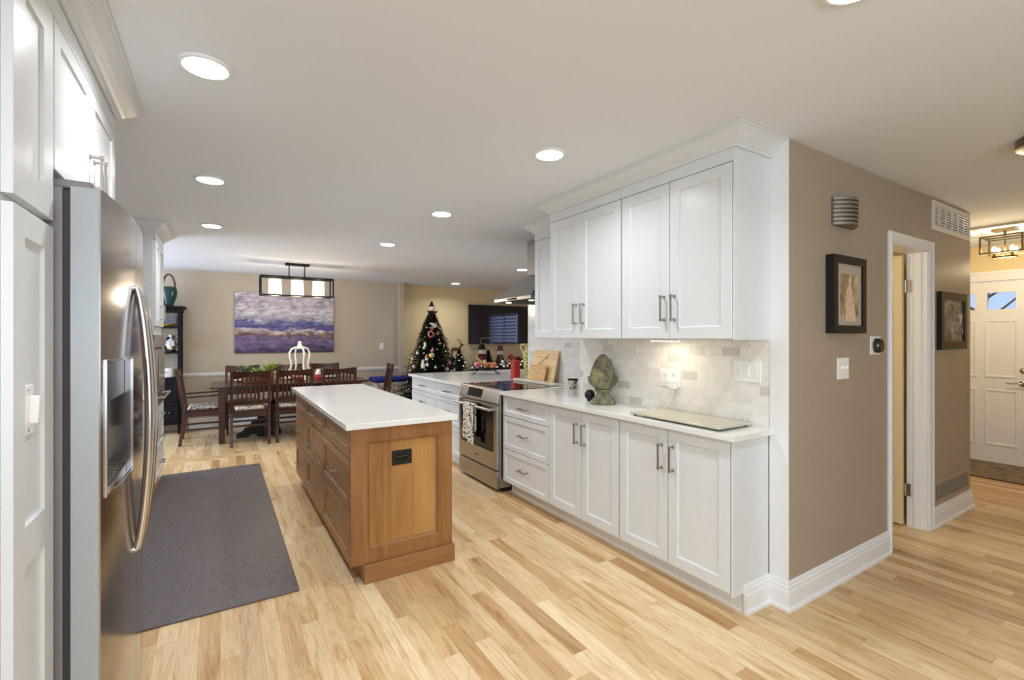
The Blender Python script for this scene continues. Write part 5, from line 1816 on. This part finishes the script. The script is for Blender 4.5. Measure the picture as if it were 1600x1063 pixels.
# two larger ornaments that stand out
p = on_tree(face + R(-8), 1.46, 1.05)
t = thing('ring_ornament', 'pink and red ring ornament high on the Christmas tree', 'ornament', p)
MB().tube([(p[0] + .04 * math.cos(a), p[1] - .02, p[2] + .05 * math.sin(a)) for a in [2 * PI * j / 14 for j in range(14)]], 0.016, 8, True).build('ring', 'pink', t, smooth=True)
p = on_tree(face + R(0), 1.10, 1.05)
tag(MB().ball(p, .055, 14, 10, 1, .5, 1).build('bell_ornament', 'gold', loc=p, smooth=True), 'large cream-gold round ornament in the middle of the Christmas tree', 'ornament')
p = on_tree(face + R(22), 1.60, 1.08)
tag(MB().tube([(p[0] - .09, p[1], p[2] + .05), (p[0] - .03, p[1] - .02, p[2] + .03), (p[0] + .06, p[1], p[2] - .01), (p[0] + .14, p[1] + .02, p[2] - .06)], [.01, .024, .022, .006], 8).build('bird_ornament', 'white_glaze', loc=p, smooth=True), 'white bird ornament near the top right of the Christmas tree', 'ornament')
p = on_tree(face + R(-22), 0.98, 1.05)
tag(MB().lathe(p, [(0.03, -.09), (0.04, -.05), (0.022, 0), (0.026, .03), (0.004, .06)], 10).build('angel_ornament', 'white_glaze', loc=p, smooth=True), 'white figurine ornament low on the Christmas tree, nearest the worktop', 'ornament')
m = MB()
for i in range(60):
    a = i * 2.39996
    z = 0.45 + 1.25 * i / 60
    m.ball(on_tree(a, z, 0.85), 0.006, 6, 4)
tag(m.build('string_lights', 'fairy', loc=TC), 'tiny warm fairy lights strung through the Christmas tree', 'string lights', kind='stuff')

# ottoman with blue cushion
t = thing('ottoman', 'grey and white patterned ottoman beside the Christmas tree', 'ottoman', (2.75, 8.25, 0))
box_of('body', 'fur', (2.34, 3.02, 8.36, 8.70, 0.06, 0.60), t, bevel=0.03)
for x in (2.40, 2.97):
    for y in (8.41, 8.65):
        MB().box(x - .02, x + .02, y - .02, y + .02, 0, .06).build('foot', 'blackwood', t)
tag(box_of('cushion', 'blue', (2.32, 3.04, 8.34, 8.72, 0.602, 0.685), bevel=0.03, loc=(2.7, 8.26, 0.6)), 'flat royal blue cushion lying on the patterned ottoman', 'cushion')

# console decorations
conifer('small_tree', 'small dark tabletop tree with white lights, left of the television', (4.05, 8.50, CT), 0.44, 0.19, 150, seg=5)
m = MB()
for i in range(14):
    a = i * 2.4
    z = CT + .08 + .30 * i / 14
    r_ = .17 * (1 - i / 16)
    m.ball((4.05 + math.cos(a) * r_, 8.50 + math.sin(a) * r_, z), .009, 8, 6)
tag(m.build('string_lights', 'fairy', loc=(4.05, 8.55, CT)), 'white lights on the small tabletop tree', 'string lights', kind='stuff')
# reindeer figure
rx, ry, rz = 4.10, 8.76, CT
t = thing('reindeer_figure', 'dark brown standing reindeer figure left of the television', 'figure', (rx, ry, rz))
m = MB()
m.box(rx - .13, rx + .15, ry - .05, ry + .05, rz, rz + .28)
m.build('pedestal', 'blackwood', t, bevel=0.003)
m = MB()
z = rz + .28
m.tube([(rx - .10, ry, z + .16), (rx - .04, ry, z + .165), (rx + .04, ry, z + .16), (rx + .09, ry, z + .17)], [.02, .042, .038, .03], 10)
m.tube([(rx + .08, ry, z + .17), (rx + .11, ry, z + .22), (rx + .12, ry, z + .26)], [.028, .02, .018], 8)
m.tube([(rx + .105, ry, z + .265), (rx + .145, ry, z + .255), (rx + .18, ry, z + .235)], [.018, .018, .009], 8)
for dx, dy in ((-.085, -.02), (-.075, .02), (.065, -.02), (.075, .02)):
    m.tube([(rx + dx, ry + dy, z + .14), (rx + dx - .005, ry + dy, z + .07), (rx + dx, ry + dy, z + .002)], [.016, .009, .008], 7)
m.build('body', 'brown', t, smooth=True)
m = MB()
for s in (-1, 1):
    m.tube([(rx + .11, ry + s * .01, z + .28), (rx + .07, ry + s * .05, z + .33), (rx + .03, ry + s * .06, z + .38)], [.006, .005, .003], 6)
    m.tube([(rx + .07, ry + s * .05, z + .33), (rx + .11, ry + s * .06, z + .36)], .004, 6)
m.build('antlers', 'brown', t, smooth=True)


def snowman(label, c, h, coat, hat):
    t = thing('snowman_doll', label, 'doll', c, None)
    cx, cy, cz = c
    MB().lathe(c, [(h * .17, 0), (h * .21, h * .06), (h * .20, h * .3), (h * .13, h * .52), (h * .08, h * .58)], 20).build('coat', coat, t, smooth=True)
    MB().ball((cx, cy, cz + h * .70), h * .135, 16, 12).build('head', 'white_glaze', t, smooth=True)
    MB().lathe((cx, cy, cz + h * .78), [(h * .19, 0), (h * .19, h * .02), (h * .115, h * .03), (h * .105, h * .20), (h * .02, h * .21)], 18).build('hat', hat, t, smooth=True)
    MB().lathe((cx, cy, cz + h * .55), [(h * .11, 0), (h * .14, h * .03), (h * .10, h * .06)], 16).build('scarf', 'darkred', t, smooth=True)
    MB().tube([(cx - .02, cy - h * .13, cz + h * .69), (cx - .03, cy - h * .20, cz + h * .685)], [h * .02, .002], 6).build('nose', 'orange', t)
    MB().extrude([(cx - h * .06, cy - h * .215, cz + h * .40), (cx + h * .06, cy - h * .215, cz + h * .40), (cx + h * .10, cy - h * .215, cz + h * .12), (cx - h * .02, cy - h * .215, cz + h * .12)], (0, .012, 0)).build('apron', 'white_glaze', t)
    return t


snowman('snowman doll in black top hat and red scarf, under the television', (4.60, 8.58, CT), 0.56, 'darkred', 'blackwood')
snowman('bearded doll in dark plaid coat and brown cap, under the right half of the television', (5.05, 8.60, CT), 0.52, plain('dark_plaid', srgb(58, 30, 34), 0.8, noise=0.6, nscale=40), 'brown')
# garland with lights along the console front
m = MB()
for i in range(900):
    x = random.uniform(4.30, 5.70)
    p = Vector((x, 8.50 + random.uniform(-.06, .06), CT + .05 + random.uniform(-.04, .10 + .04 * math.sin(x * 9))))
    v = Vector((random.uniform(-1, 1), random.uniform(-1, 1), random.uniform(-.5, 1))).normalized() * .06
    s_ = v.cross(Vector((0, 0, 1))).normalized() * .008
    m.add([p - s_, p + s_, p + v], [(0, 1, 2)])
m.tube([(4.3, 8.5, CT + .02), (4.7, 8.48, CT + .03), (5.2, 8.5, CT + .02), (5.7, 8.5, CT + .03)], .014, 6)
tag(m.build('garland', 'needle', loc=(5.0, 8.5, CT)), 'dark evergreen garland along the console table', 'garland')
m = MB()
for i in range(26):
    x = 4.32 + 1.36 * i / 25
    m.ball((x, 8.43 + random.uniform(-.01, .05), CT + .06 + random.uniform(0, .12)), .011, 8, 6)
tag(m.build('string_lights', 'fairy', loc=(5.0, 8.45, CT)), 'white lights strung along the evergreen garland', 'string lights', kind='stuff')
conifer('small_tree', 'small bushy tabletop tree between the two dolls', (4.82, 8.70, CT), 0.42, 0.16, 110, seg=5)
for x, z_, mt, lb in ((5.32, .17, 'orange', 'red-orange flower bunch on the console right of the dolls'), (5.50, .12, 'darkred', 'dark red flower bunch at the right end of the console')):
    m = MB()
    for i in range(9):
        a = i * 2.4
        r_ = .03 * math.sqrt(i)
        c = Vector((x + r_ * math.cos(a), 8.58 + r_ * math.sin(a) * .6, CT + z_ + .12 - r_ * .6))
        for q in range(5):
            b = 2 * PI * q / 5
            v = Vector((math.cos(b), math.sin(b) * .4 - .4, math.sin(b))) * .05
            s_ = Vector((-math.sin(b), 0, math.cos(b))) * .015
            m.add([c, c + v * .6 + s_, c + v, c + v * .6 - s_], [(0, 1, 2, 3)])
    m.tube([(x, 8.58, CT), (x, 8.58, CT + z_ + .1)], .02, 8)
    m.lathe((x, 8.58, CT), [(.05, 0), (.06, .08), (.055, .085)], 14)
    tag(m.build('flower_bunch', mt, loc=(x, 8.58, CT)), lb, 'flowers')
